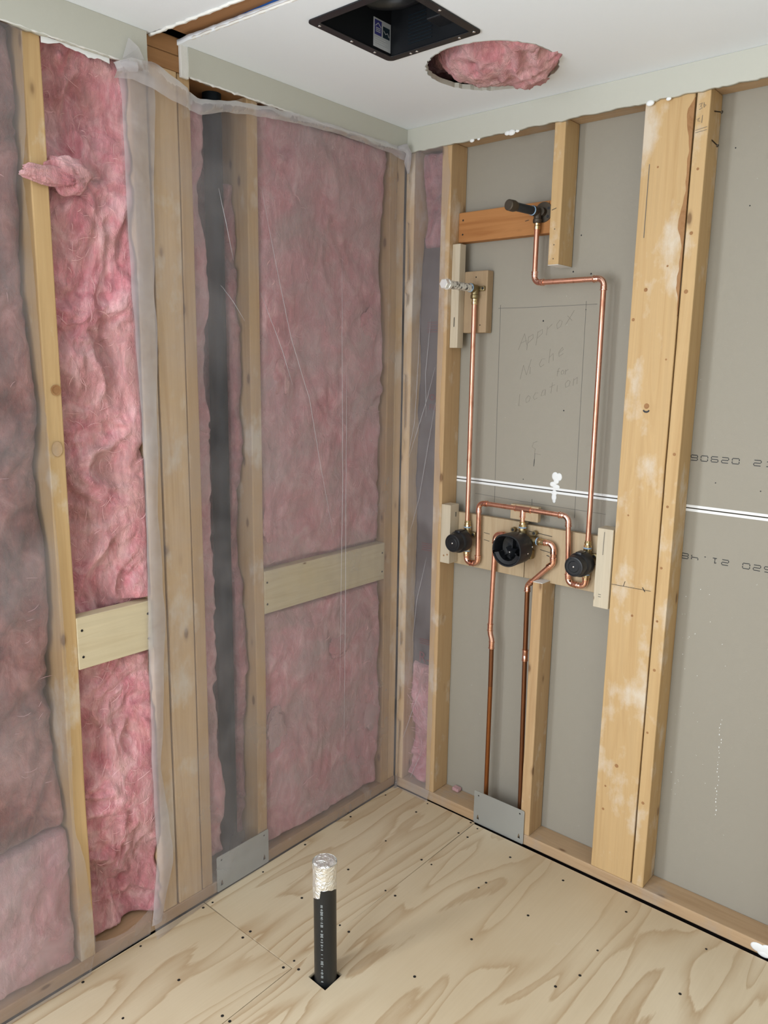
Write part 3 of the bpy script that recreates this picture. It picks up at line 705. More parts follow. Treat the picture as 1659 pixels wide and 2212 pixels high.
# dot-matrix stamp, wide dashed characters, once upright and once upside down
SEG = {'0': 'tbLlRr', '9': 'tmbLRr', '6': 'tmblLr', '2': 'tmbRl', '1': 'c', '4': 'mLRr', '8': 'tmbLlRr', '.': '.'}
def stamp(bm, text, x0, z0, flip):
    W_, H_, pitch = .0185, .0150, .0283
    for i, ch in enumerate(text):
        if ch == ' ': continue
        segs = []
        for s in SEG[ch]:
            if s == 't': segs += [((.08 + .23 * k, 1), (.08 + .23 * k + .15, 1)) for k in range(4)]
            if s == 'm': segs += [((.08 + .23 * k, .5), (.08 + .23 * k + .15, .5)) for k in range(4)]
            if s == 'b': segs += [((.08 + .23 * k, 0), (.08 + .23 * k + .15, 0)) for k in range(4)]
            if s == 'L': segs += [((0, .62), (0, .88))]
            if s == 'l': segs += [((0, .12), (0, .38))]
            if s == 'R': segs += [((1, .62), (1, .88))]
            if s == 'r': segs += [((1, .12), (1, .38))]
            if s == 'c': segs += [((.5, .05), (.5, .4)), ((.5, .55), (.5, .95)), ((.25, 0), (.8, 0)), ((.3, .85), (.45, .95))]
            if s == '.': segs += [((.4, .05), (.55, .05))]
        for (a, b_) in segs:
            pp = []
            for (u, v) in (a, b_):
                u_ = i * pitch + u * W_; v_ = v * H_
                if flip: pp.append((x0 - u_, wy, z0 - v_))
                else: pp.append((x0 + u_, wy, z0 + v_))
            ribbon(bm, pp, .0021, ny)
bm = bmesh.new(); stamp(bm, '090620 21.48', .9775, 1.3685, False)
link('printed_stamp', bm, M['ink'], wr)['label'] = 'dotted black number stamp'
bm = bmesh.new(); stamp(bm, '090620 21.48', 1.004 + 11 * .0283 + .019, 1.094, True)
link('printed_stamp', bm, M['ink'], bpy.data.objects['wall_right.001'])['label'] = 'dotted black number stamp, upside down'
# compound smear on bottom plate
bm = bmesh.new()
for (x, z, rx, rz) in ((1.345, .020, .022, .014), (1.372, .024, .022, .016), (1.36, .008, .018, .010)):
    bmesh.ops.create_uvsphere(bm, u_segments=14, v_segments=8, radius=1, matrix=Matrix.Translation((x, -.0005, z)) @ Matrix.Diagonal((rx, .003, rz, 1)))
o = link('compound_smear', bm, M['white'], bp, True); o['label'] = 'white compound smear'

# ================================================================== INSULATION
def batt(name, label, y0, y1, z0, z1, xs, amp, mat, seed, step=.0075, back=-.139, fold=8.0, fibres=0, fn=None, edge=.030, plane='x', dent=None):
    """plane x: face towards +x, spans y,z. plane y: face towards -y, spans x,z (y0,y1 then mean x0,x1, xs depth y)."""
    nu = max(4, int((y1 - y0) / step)); nv = max(4, int((z1 - z0) / step))
    bm_ = bmesh.new(); G = []
    for j in range(nv + 1):
        row = []
        for i in range(nu + 1):
            u = i / nu; v = j / nv
            y = y0 + (y1 - y0) * u; z = z0 + (z1 - z0) * v
            p = Vector((y * 1.0, z * .8, seed * 3.7))
            wv = Vector((noise.noise(p * 6), noise.noise(p * 6 + Vector((9, 2, 4))), 0)) * .11
            q = p + wv
            r1 = 1 - abs(noise.noise(q * fold)) * 2
            r2 = 1 - abs(noise.noise(q * fold * 2.3 + Vector((3, 3, 3)))) * 2
            d = .55 * noise.noise(p * 4.3) + .30 * r1 + .16 * r2 + .06 * noise.noise(q * 60)
            if fn: d += fn(y, z)
            eu = min(u, 1 - u) * (y1 - y0); ev = min(v, 1 - v) * (z1 - z0)
            e = min(1, eu / .028); e2 = min(1, ev / .02)
            drop = edge * ((1 - e) ** 2 + (1 - e2) ** 2 * .6)
            x = xs + amp * (d - .35) - drop
            if u in (0, 1) or v in (0, 1): x = back
            x = max(min(x, -.001), back)
            if dent and dent[0] < z < dent[1]: x = min(x, -.040)
            jy = .004 * noise.noise(q * 25); 
            y += jy * min(1, eu / .02) * (1 if 0 < i < nu else 0)
            if plane == 'x': row.append(bm_.verts.new((x, y, z)))
            else: row.append(bm_.verts.new((y, -x, z)))
        G.append(row)
    for j in range(nv):
        for i in range(nu):
            f = (G[j][i], G[j][i + 1], G[j + 1][i + 1], G[j + 1][i])
            bm_.faces.new(f if plane == 'x' else f[::-1])
    cor = (G[0][0], G[0][-1], G[-1][-1], G[-1][0])
    per = [G[0][i] for i in range(nu + 1)] + [G[j][nu] for j in range(1, nv + 1)] + [G[nv][i] for i in range(nu - 1, -1, -1)] + [G[j][0] for j in range(nv - 1, 0, -1)]
    bm_.faces.new(per[::-1])
    o = solo(name, bm_, mat, label, 'insulation', smooth=True)
    if fibres:
        rnd = random.Random(seed); fb = bmesh.new(); ow = o.location
        for k in range(fibres):
            i = rnd.randint(4, nu - 5); j = rnd.randint(4, nv - 5)
            vi = o.data.vertices[j * (nu + 1) + i].co + ow
            p = Vector(vi) + Vector((.003, 0, 0)) if plane == 'x' else Vector(vi) + Vector((0, -.003, 0))
            a = rnd.uniform(0, 2 * PI); L = rnd.uniform(.015, .055); n_ = 5; pts = []
            da = rnd.uniform(-1.6, 1.6)
            for s_ in range(n_):
                pts.append(p.copy()); a += da / n_
                dy, dz = math.cos(a) * L / n_, math.sin(a) * L / n_
                off = .0035 * math.sin(PI * s_ / (n_ - 1))
                p = p + (Vector((.0012 * (1 if s_ < 2 else -1), dy, dz)) if plane == 'x' else Vector((dy, -.0012, dz)))
            sweep(fb, pts, [.0003] + [.0007] * (n_ - 2) + [.0003], 3, False)
        ff = link('loose_fibres', fb, M['fibre'], o); ff['kind'] = 'stuff'
    return o
# exposed bay (upper and lower halves are one batt behind the block)
bE = batt('insulation_batt', 'exposed bright pink insulation between leftmost stud and folded plastic', -1.2615, -1.047, .045, 2.33, -.026, .095, M['pink'], 1, .0052, fibres=260, dent=(.845, .998), edge=.006, fn=lambda y, z: .38 * max(0, min(1, (y + 1.115) / .06)))
bL0 = batt('insulation_batt', 'pale pink insulation, paled for the light on the bulging milky plastic, at lower far left', -1.699, -1.306, .045, .43, -.004, .05, M['pink_soft'], 12, .007, edge=.02)  # separate paler batt, brightness of the lit plastic put into its colour
bL = batt('insulation_batt', 'dusty grey-pink insulation behind plastic at far left', -1.699, -1.304, .432, 2.33, -.030, .07, M['pink_dirty'], 2, .007, fibres=60)
# vent bay: pink along the left edge and back
bV = batt('insulation_batt', 'pink insulation with shade in its colour, squeezed in the bay behind black vent pipe', -.872, -.691, .045, 2.33, -.105, .045, M['pink_shaded'], 3, .007, edge=.01)
bV2 = batt('insulation_tuft', 'ragged pink insulation tuft left of black vent pipe', -.872, -.799, .10, 2.30, -.024, .07, M['pink_soft'], 4, .006, edge=.04, back=-.10)
bV3 = batt('insulation_tuft', 'narrow pink insulation tuft right of black vent pipe', -.7325, -.691, .10, 2.12, -.036, .055, M['pink_shaded'], 14, .005, edge=.012, back=-.10)  # widened in a shade-dark pink to cover the too bright stud side
bW = batt('insulation_batt', 'smooth pink insulation behind plastic in the wide bay near the corner', -.651, -.083, .045, 2.33, -.006, .036, M['pink_soft'], 5, .0075, fibres=120, dent=(.847, 1.0))
bK0 = batt('insulation_batt', 'narrow pink batt at top of the corner bay, shower wall side', .039, .151, 2.02, 2.33, -.030, .06, M['pink_shaded'], 6, .006, back=-.088, plane='y')
bK1 = batt('insulation_batt', 'crumpled pink batt at bottom of the corner bay, shower wall side', .039, .151, .045, .52, -.020, .07, M['pink'], 7, .005, back=-.088, plane='y', fibres=60)
# kraft-faced batt, crumpled sheet
bm = bmesh.new(); G = []
for j in range(70):
    z = .46 + 1.60 * j / 69; row = []
    for i in range(14):
        x = .0395 + .111 * i / 13
        p = Vector((x * 9, z * 7, 2))
        row.append((x, .052 + .016 * noise.noise(p) + .006 * noise.noise(p * 3) + .03 * max(0, z - 1.85), z))
    G.append(row)
F_ = [[bm.verts.new(q) for q in r_] for r_ in G]; B_ = [[bm.verts.new((q[0], .088, q[2])) for q in r_] for r_ in G]
for j in range(69):
    for i in range(13):
        bm.faces.new((F_[j][i], F_[j][i + 1], F_[j + 1][i + 1], F_[j + 1][i])); bm.faces.new((B_[j][i + 1], B_[j][i], B_[j + 1][i], B_[j + 1][i + 1]))
for j in range(69):
    bm.faces.new((F_[j][0], F_[j + 1][0], B_[j + 1][0], B_[j][0])); bm.faces.new((F_[j + 1][13], F_[j][13], B_[j][13], B_[j + 1][13]))
for i in range(13):
    bm.faces.new((F_[0][i + 1], F_[0][i], B_[0][i], B_[0][i + 1])); bm.faces.new((F_[69][i], F_[69][i + 1], B_[69][i + 1], B_[69][i]))
kr = solo('faced_insulation_batt', bm, M['kraft'], 'grey-brown paper-faced insulation with faint red print in corner bay', 'insulation', smooth=True)
def text_mesh(s, size, origin, xdir, zdir, ext=.0004):
    c = bpy.data.curves.new('t', 'FONT'); c.body = s; c.size = size; c.extrude = ext
    o = bpy.data.objects.new('t', c); COL.objects.link(o); bpy.context.view_layer.update()
    me = bpy.data.meshes.new_from_object(o.evaluated_get(bpy.context.evaluated_depsgraph_get()))
    bpy.data.objects.remove(o); bpy.data.curves.remove(c)
    b_ = bmesh.new(); b_.from_mesh(me); bpy.data.meshes.remove(me)
    xd = Vector(xdir); zd = Vector(zdir); nd = xd.cross(zd)
    for v in b_.verts: v.co = Vector(origin) + xd * v.co.x + zd * v.co.y + nd * v.co.z
    return b_
bm = text_mesh('R-', .060, (.078, .034, .525), (1, 0, 0), (0, 0, 1))
merge(bm, text_mesh('Ow', .030, (.098, .034, 1.505), (1, 0, 0), (0, 0, 1)))
merge(bm, text_mesh('Fib', .030, (.098, .034, 1.470), (1, 0, 0), (0, 0, 1)))
for z in (.60, .608, .616, .96, .968, .976, .984, 1.74, 1.748, 1.756, 1.764, 1.772):
    ribbon(bm, [(.082, .034, z), (.128, .034, z + .001)], .0022, ny)
link_split('red_print', bm, M['redprint'], kr)

# loose tuft lapping over the leftmost stud
def tuft(name, c, rad, seed, mat, label, parent=None, fib=60):
    b_ = bmesh.new(); bmesh.ops.create_icosphere(b_, subdivisions=5, radius=1)
    for v in b_.verts:
        n = v.co.normalized(); d = 1 + .40 * noise.noise(n * 1.6 + Vector((seed, 0, 0))) + .13 * (1 - 2 * abs(noise.noise(Vector((n.x * 3, n.y * 2, n.z * 5)) + Vector((0, seed, 0)))))
        v.co = Vector(c) + Vector((n.x * rad[0], n.y * rad[1], n.z * rad[2])) * d
    if parent: o = link(name, b_, mat, parent, True); o['label'] = label
    else: o = solo(name, b_, mat, label, 'insulation', smooth=True)
    return o
tf = tuft('insulation_tuft', (.014, -1.268, 2.026), (.009, .058, .018), 3, M['pink'], 'pink fibre tuft lapping over the leftmost stud')
tf2 = tuft('insulation_tuft', (-.004, -1.215, 2.04), (.02, .05, .035), 8, M['pink'], 'pink fibre tuft beside the stud', bE)
for _i, (_y, _z, _ry, _rz) in enumerate(((-.575, 1.585, .022, .045), (-.548, 1.560, .014, .034), (-.625, 1.13, .02, .05), (-.600, .45, .04, .06), (-.30, .66, .05, .04), (-.13, .34, .035, .06), (-.17, 1.75, .04, .05))):
    tuft('insulation_tuft', (-.009, _y, _z), (.0075, _ry, _rz), 31 + _i, M['pink'] if _i < 2 else M['pink_soft'], 'loose pink lump pressed against the plastic', bW)
solo('insulation_scrap', (lambda b_: b_)(box(.232, .060, PT, .262, .084, .052, .004, 4, .006, 0, 4)), M['pink_soft'], 'small pink scrap on bottom plate left of the right nail plate', 'insulation')
# bulky clump at the lower far left behind plastic
# hole in ceiling
bm = bmesh.new(); bmesh.ops.create_icosphere(bm, subdivisions=6, radius=1)
for v in bm.verts:
    n = v.co.normalized()
    q = n * 1.4 + Vector((2.7, 0, 0)); wv = Vector((noise.noise(q * 1.5), noise.noise(q * 1.5 + Vector((7, 0, 0))), 0)) * .5
    d = 1 + .18 * (1 - 2 * abs(noise.noise((q + wv) * 1.6))) + .07 * (1 - 2 * abs(noise.noise((q + wv) * 4))) + .02 * noise.noise(n * 24)
    co = Vector((n.x * .185, n.y * .165, n.z * .125)) * d
    v.co = Vector((.565, -.262, 2.508)) + co
for _s, _c, _r, _f in ((21, (.365, -.215, 2.505), (.135, .085, .055), 1.7), (23, (.655, -.345, 2.50), (.08, .10, .09), 2.3)):
    b2_ = bmesh.new(); bmesh.ops.create_icosphere(b2_, subdivisions=5, radius=1)
    for v in b2_.verts:
        n = v.co.normalized()
        d = 1 + .2 * (1 - 2 * abs(noise.noise(n * _f + Vector((_s, 0, 0))))) + .06 * (1 - 2 * abs(noise.noise(n * 5 + Vector((0, _s, 0)))))
        v.co = Vector(_c) + Vector((n.x * _r[0], n.y * _r[1], n.z * _r[2])) * d
    merge(bm, b2_)
hb = solo('insulation_clump', bm, M['pink'], 'pink insulation bulging through the round hole in the ceiling', 'insulation', smooth=True)
hb2 = batt('insulation_batt', 'attic insulation lying above round ceiling hole', .25, .80, .0, .5, -.03, .05, M['pink_shaded'], 9, .012)
me = hb2.data
bm = bmesh.new(); bm.from_mesh(me)
for v in bm.verts:
    x, y, z = v.co + hb2.location
    v.co = Vector((y, -.53 + z * 1.0, 2.715 - x * 1.0)) 
hb2.location = (0, 0, 0); bm.to_mesh(me); bm.free()

# ================================================================== VENT PIPE IN THE LEFT WALL
bm = bmesh.new()
lathe(bm, (-.062, -.760, PT), (0, 0, 1), [(0, .0255), (2.299, .0255)], 28)
vp = solo('vent_pipe', bm, M['ventpipe'], 'tall blue-black vent pipe inside the left wall behind plastic', 'pipe', smooth=False); smooth_by_angle(vp)

# ================================================================== NAIL PLATES
def tri(cx, cy, s): return [(cx - s * .55, cy - s * .8), (cx + s * .55, cy - s * .8), (cx + s * .12, cy + s), (cx - s * .12, cy + s)]
def nailplate(label, u0, u1, z0, z1, to3d):
    hs = [circle(u0 + .018, z1 - .016, .0032, 12), circle(u1 - .018, z1 - .016, .0032, 12), tri(u0 + .018, z0 + .024, .010), tri(u1 - .018, z0 + .024, .010)]
    o = solo('nail_plate', plate([(u0 + .003, z0), (u1 - .003, z0), (u1, z0 + .003), (u1, z1 - .003), (u1 - .003, z1), (u0 + .003, z1), (u0, z1 - .003), (u0, z0 + .003)], hs, .0016, to3d), M['galv'], label, 'nail plate')
    b_ = bmesh.new()
    for c_ in (u0 + .018, u1 - .018):
        L = [(c_ - .004, z0 + .014), (c_ + .004, z0 + .014), (c_, z0 + .028)]
        q = [b_.verts.new(to3d(a, b, -.002)) for a, b in L]; b_.faces.new(q)
        q = [b_.verts.new(to3d(a, b, -.004)) for a, b in L]; b_.faces.new(q[::-1])
    link_split('hole_shade', b_, M['screwdark'], o)  # near-black triangles paint the shade inside the plate holes
    b_ = bmesh.new()
    for c_ in (u0 + .018, u1 - .018):
        lathe(b_, to3d(c_, z1 - .016, .0005), to3d(0, 0, -1) - to3d(0, 0, 0), [(0, .0026), (.001, .002)], 8)
    link_split('screw', b_, M['screwdark'], o)
    return o
# left plate lies outside the film's back, in front of the stud line
nailplate('galvanised nail plate at foot of the black vent pipe', -.862, -.654, .004, .123, lambda a, b, c: Vector((.0045 + c, a, b)))
nailplate('galvanised nail plate at foot of the copper risers', .378, .584, .002, .127, lambda a, b, c: Vector((a, -.0035 - c, b)))

# ================================================================== DRAIN PIPE
dp = empty('drain_pipe', (.492, -.872, 0), 'black drain stub with foil-taped top standing in the square floor hole', 'drain pipe')
DT = .338
bm = bmesh.new(); sweep(bm, [(.492, -.872, -.20), (.490, -.872, 0), (.4865, -.8725, DT)], .0302, 40)
smooth_by_angle(link('pipe', bm, M['abs'], dp))
# foil: crinkled wrap
bm = bmesh.new(); rings = []
nA = 72
def foil_low(a):
    return .262 + .016 * math.sin(a * 1.0 + 2.3) - (.022 if -2.1 < a < -1.15 else 0) + .002 * noise.noise(Vector((a * 3, 0, 0)))
for j in range(13):
    row = []
    for k in range(nA):
        a = -PI + 2 * PI * k / nA
        zl = foil_low(a); z = zl + (DT + .006 - zl) * j / 12
        r = .0310 + .0014 * abs(noise.noise(Vector((math.cos(a) * 2.5, math.sin(a) * 2.5, z * 45)))) + (.0012 if j > 9 else 0)
        row.append(bm.verts.new((.4865 + r * math.cos(a), -.8725 + r * math.sin(a), z)))
    rings.append(row)
for j in range(12):
    for k in range(nA): bm.faces.new((rings[j][k], rings[j][(k + 1) % nA], rings[j + 1][(k + 1) % nA], rings[j + 1][k]))
fo = link('foil_tape', bm, M['foil'], dp, True); fo['label'] = 'crinkled silver foil wrap'
bm = bmesh.new(); rr_ = []
for j in range(9):
    q = j / 8
    rr_.append([bm.verts.new((.4865 + .0325 * q * math.cos(2 * PI * k / 48), -.8725 + .0325 * q * math.sin(2 * PI * k / 48), DT + .0075 + .0035 * noise.noise(Vector((q * 3 * math.cos(2 * PI * k / 48), q * 3 * math.sin(2 * PI * k / 48), 1))) * (1 if j else 0) - .006 * max(0, q - .85) / .15)) for k in range(48)])
for j in range(8):
    for k in range(48): bm.faces.new((rr_[j][k], rr_[j + 1][k], rr_[j + 1][(k + 1) % 48], rr_[j][(k + 1) % 48]))
bmesh.ops.remove_doubles(bm, verts=bm.verts, dist=1e-5)
fc = link('foil_cap', bm, M['foil'], dp, True)
# print on the pipe: a run of small grey dashes facing the camera's left
bm = bmesh.new()
a0 = math.radians(-62)
z = .235; rnd = random.Random(3)
while z > .005:
    L = rnd.choice([.006, .008, .005, .012, .004]); 
    for ww, aa in ((.0030, a0), ):
        cx_ = .490 - (.0035) * z / DT; r = .0303
        p = Vector((cx_ + r * math.cos(aa), -.8722 + r * math.sin(aa), z)); nn_ = Vector((math.cos(aa), math.sin(aa), 0)); s_ = Vector((-nn_.y, nn_.x, 0))
        for q in range(rnd.randint(1, 3)):
            wv = rnd.uniform(.0012, .0032); zz = z - q * L / 3
            ribbon(bm, [p - s_ * wv + Vector((0, 0, zz - z)), p + s_ * wv + Vector((0, 0, zz - z))], L / 4, nn_, .0003)
    z -= L + rnd.uniform(.002, .004)
link('pipe_print', bm, M['printgrey'], dp)

# ================================================================== SHOWER PIPEWORK
sp = empty('shower_pipework', (.48, .03, PT), 'copper shower pipework with three black-covered valves and two capped stubs', 'plumbing')
YP = .030; R0 = .0080
def pipe(pts, mat='copper', r=R0, name='copper_pipe', label=None):
    b_ = bmesh.new(); sweep(b_, pts, r, 18); o = link(name, b_, M[mat], sp); smooth_by_angle(o, 40)
    if label: o['label'] = label
    return o
def elbow(p, d_in, d_out, rad=.017, r=.0096, name='elbow'):
    """corner p, arriving along d_in and leaving along d_out"""
    p = Vector(p); a = Vector(d_in).normalized(); c = Vector(d_out).normalized()
    ang = a.angle(c); t = rad * math.tan(ang / 2)
    s = p - a * t; e = p + c * t
    cen_dir = (c - a).normalized(); cen = p + cen_dir * (rad / math.cos(ang / 2))
    pts = [s - a * .013, s - a * .001]; n = 8; rr = [r, r]
    ax = a.cross(c).normalized()
    for k in range(n + 1):
        q = Quaternion(ax, ang * k / n); pts.append(cen + q @ (s - cen)); rr.append(r * .97)
    pts += [e + c * .001, e + c * .013]; rr += [r, r]
    b_ = bmesh.new(); sweep(b_, pts, rr, 18)
    for (q0, d) in ((s - a * .013, a), (e + c * .013, -c)):
        lathe(b_, q0 - d * .001, d, [(0, r * 1.0), (.0005, r * 1.16), (.003, r * 1.16), (.0036, r)], 18)
        lathe(b_, q0 + d * .007, d, [(0, r), (.0005, r * 1.09), (.002, r * 1.09), (.0025, r)], 18)
    o = link(name, b_, M['copper_fit'], sp); smooth_by_angle(o, 40); return s - a * .012, e + c * .012
def coupling(p, d, L=.03, mat='copper_fit', r=.0096):
    d = Vector(d).normalized(); b_ = bmesh.new()
    lathe(b_, Vector(p) - d * L / 2, d, [(0, r * .95), (.0006, r * 1.14), (.003, r * 1.14), (.0036, r), (L * .48, r), (L * .5, r * .93), (L * .52, r), (L - .0036, r), (L - .003, r * 1.14), (L - .0006, r * 1.14), (L, r * .95)], 18)
    o = link('coupling', b_, M[mat], sp); smooth_by_angle(o, 40); return o
def adapter(p, d, parent, L=.034):
    """brass threaded adapter with blue sealant ring, starts at valve, points along d"""
    d = Vector(d).normalized(); b_ = bmesh.new()
    lathe(b_, p, d, [(0, .0125), (.008, .0125), (.0085, .0105), (.012, .0105), (.0125, .0122), (.020, .0122), (.0205, .010), (.024, .0098), (.0245, .0112), (.027, .0112), (.0275, .0098), (L, .0098)], 12)
    o = link('brass_adapter', b_, M['brass_shiny'], parent); smooth_by_angle(o, 30)
    b_ = bmesh.new(); lathe(b_, Vector(p) + d * .0082, d, [(0, .0118), (.0006, .0128), (.0034, .0128), (.004, .0118)], 20)
    link('sealant_ring', b_, M['tape_blue'], parent, True)['label'] = 'pale blue ring'
def V3(x, z, y=YP): return Vector((x, y, z))

# -- left branch
xl = .2815
pipe([V3(xl, 1.098), V3(.278, 1.857)])
# stub 1 (left, chrome)
def stub(x, z, L, mat, capmat, label, ear=False, dx=0):
    b_ = bmesh.new(); c_ = Vector((x, YP, z))
    lathe(b_, (x, YP, z - .034), (0, 0, 1), [(0, .0105), (.003, .0135), (.012, .0135), (.014, .0115), (.034, .0125), (.042, .010), (.044, .004)], 18)
    dv = Vector((dx, -1, 0)).normalized()
    lathe(b_, c_, dv, [(-.006, .0125), (.016, .0125), (.017, .0150), (.027, .0150)], 18)
    if ear:
        lathe(b_, (x + .010, YP + .019, z), (0, -1, 0), [(0, .030), (.0035, .030)], 26)
        lathe(b_, (x + .010, YP + .019, z), (0, -1, 0), [(0, .013), (.018, .012)], 16)
    else:
        box(x - .012, YP + .010, z - .008, x + .030, YP + .0195, z + .008, .003, bm=b_)
    o = link('drop_elbow', b_, M['brass'] if not ear else M['bronze'], sp); smooth_by_angle(o, 30)
    b_ = bmesh.new()
    hs = ((x + .028, z + .010), (x + .026, z - .014)) if ear else ((x + .024, z),)
    for hx, hz in hs: lathe(b_, (hx, (YP + .0153 if ear else YP + .0098), hz), (0, -1, 0), [(0, .0045), (.0006, .004)], 10)
    link_split('screw_hole', b_, M['ink'], o)
    b_ = bmesh.new(); lathe(b_, c_ + dv * .024, dv, [(0, .0142), (.006, .0142)], 20); link('sealant_ring', b_, M['tape_blue'], o, True)['label'] = 'pale blue ring'
    b_ = bmesh.new(); lathe(b_, c_ + dv * .026, dv, [(0, .0128), (L - .012, .0128)], 20)
    n_ = link('pipe_nipple', b_, M[mat], o); smooth_by_angle(n_, 40); n_['label'] = label
    b_ = bmesh.new(); lathe(b_, c_ + dv * (L - .002), dv, [(-.006, .0145), (.002, .0165), (.009, .0165)], 20); lathe(b_, c_ + dv * (L + .007), dv, [(0, .0165), (.016, .0160), (.018, .0135)], 6 if not ear else 20)
    smooth_by_angle(link('pipe_cap', b_, M[capmat], o), 30)
    b_ = bmesh.new(); lathe(b_, (x, YP, z - .052), (0, 0, 1), [(0, .0090), (.002, .0098), (.010, .0098), (.012, .0085), (.020, .0095)], 16)
    smooth_by_angle(link('brass_adapter', b_, M['brass_shiny'], o), 30)
stub(.278, 1.877, .150, 'mottled', 'chromecap', 'mottled silver nipple')
stub(.500, 2.092, .118, 'blacksteel', 'bronze', 'black steel nipple', True, -.12)
def side_valve(x, z, cov_dx):
    b_ = bmesh.new()
    lathe(b_, (x, YP, z - .033), (0, 0, 1), [(0, .0115), (.008, .0115), (.009, .0150), (.026, .0165), (.046, .0165), (.058, .0145), (.064, .0125), (.070, .0125)], 18)
    lathe(b_, (x, YP + .012, z + .004), (0, -1, 0), [(0, .0150), (.05, .0150)], 20)
    box(x + .006, YP + .002, z + .012, x + .030, YP + .016, z + .028, .003, bm=b_)
    vb_ = link('stop_valve', b_, M['brass'], sp); smooth_by_angle(vb_, 30); vb_['label'] = 'dull brass stop valve body'
    b_ = bmesh.new(); lathe(b_, (x + .022, YP + .0015, z + .02), (0, -1, 0), [(0, .0045), (.0006, .0045)], 12); link('screw_hole', b_, M['ink'], vb_)
    # cover
    b_ = bmesh.new()
    c0 = (x, .012, z)
    lathe(b_, c0, (0, -1, 0), [(0, .0335), (.004, .0375), (.036, .0385), (.041, .0370), (.046, .0330), (.066, .0315), (.070, .0295), (.0705, .0265), (.0690, .0255), (.0690, .0180), (.0705, .0160), (.0705, .004), (.0705, .001)], 44)
    box(x - .010, -.032, z + .030, x + .010, .004, z + .0405, .002, bm=b_)
    cv = link('valve_cover', b_, M['bodyblack'], vb_); smooth_by_angle(cv, 28); cv['label'] = 'round black plastic cover'
    b_ = bmesh.new(); lathe(b_, (x, -.058, z), (0, -1, 0), [(0, .0030), (.0016, .0030), (.0024, .0018)], 12); smooth_by_angle(link('screw', b_, M['steel'], cv), 30)
    adapter((x, YP, z + .034), (0, 0, 1), vb_); adapter((x, YP, z - .030), (0, 0, -1), vb_, .024)
side_valve(xl + .001, 1.030, 0)
side_valve(.735, 1.030, 0)
# left loop: valve bottom -> U -> up -> across
e1 = elbow((xl + .001, YP, .949), (0, 0, -1), (1, 0, 0), .018)
e2 = elbow((.330, YP, .949), (1, 0, 0), (0, 0, 1), .018)
pipe([e1[0] + Vector((0, 0, .006)), e1[0]]); pipe([e1[1] - Vector((.002, 0, 0)), e2[0] + Vector((.002, 0, 0))])
e3 = elbow((.327, YP, 1.166), (-.003, 0, .217), (1, 0, 0), .020)
pipe([e2[1], e3[0]])
# tee
b = bmesh.new()
lathe(b, (.470, YP, 1.166), (1, 0, 0), [(0, .0098), (.0006, .0112), (.003, .0112), (.0036, .0098), (.0564, .0098), (.057, .0112), (.0594, .0112), (.06, .0098)], 18)
lathe(b, (.500, YP, 1.166), (0, 0, -1), [(0, .0098), (.024, .0098), (.0245, .0112), (.027, .0112), (.0275, .0095)], 18)
smooth_by_angle(link('tee', b, M['copper_fit'], sp), 40)
e4 = elbow((.664, YP, 1.165), (1, 0, 0), (.008, 0, -.19), .020)
pipe([e3[1], (.472, YP, 1.166)]); pipe([(.528, YP, 1.166), e4[0]])
e5 = elbow((.676, YP, .949), (.012, 0, -.21), (1, 0, 0), .018)
e6 = elbow((.735, YP, .949), (1, 0, 0), (0, 0, 1), .018)
pipe([e4[1], e5[0]]); pipe([e5[1] - Vector((.002, 0, 0)), e6[0] + Vector((.002, 0, 0))]); pipe([e6[1], e6[1] + Vector((0, 0, .008))])
# right riser
e7 = elbow((.732, YP, 1.882), (0, 0, 1), (-1, 0, 0), .020)
e8 = elbow((.500, YP, 1.882), (-1, 0, 0), (0, 0, 1), .020)
pipe([(.735, YP, 1.096), e7[0]]); pipe([e7[1], e8[0]]); pipe([e8[1], (.500, YP, 2.045)])
# middle mixing valve
pipe([(.500, YP, 1.142), (.501, YP, 1.115)])
b = bmesh.new(); cx, cz = .503, 1.045
lathe(b, (cx, YP + .016, cz), (0, -1, 0), [(0, .030), (.004, .036), (.040, .038), (.050, .034)], 26)
box(cx - .052, YP - .006, cz + .008, cx + .052, YP + .016, cz + .036, .006, bm=b)
lathe(b, (cx - .05, YP, cz + .022), (1, 0, 0), [(0, .0135), (.10, .0135)], 16)
lathe(b, (cx, YP, cz), (0, 0, 1), [(0, .014), (.052, .014)], 16)
for s_ in (-1, 1): lathe(b, (cx + s_ * .040, YP + .014, cz + .046), (0, -1, 0), [(0, .0085), (.012, .0085)], 14)
box(cx + .030, YP - .01, cz - .040, cx + .042, YP + .012, cz - .01, .003, bm=b)
mv = link('mixing_valve', b, M['brass'], sp); smooth_by_angle(mv, 30); mv['label'] = 'brass mixing valve body'
b = bmesh.new()
for s_ in (-1, 1): lathe(b, (cx + s_ * .040, YP + .0017, cz + .046), (0, -1, 0), [(0, .0048), (.0006, .0048)], 12)
link_split('screw_hole', b, M['ink'], mv)
adapter((.5015, YP, cz + .050), (0, 0, 1), mv, .030)
adapter((cx + .046, YP, cz + .022), (1, 0, 0), mv, .036)
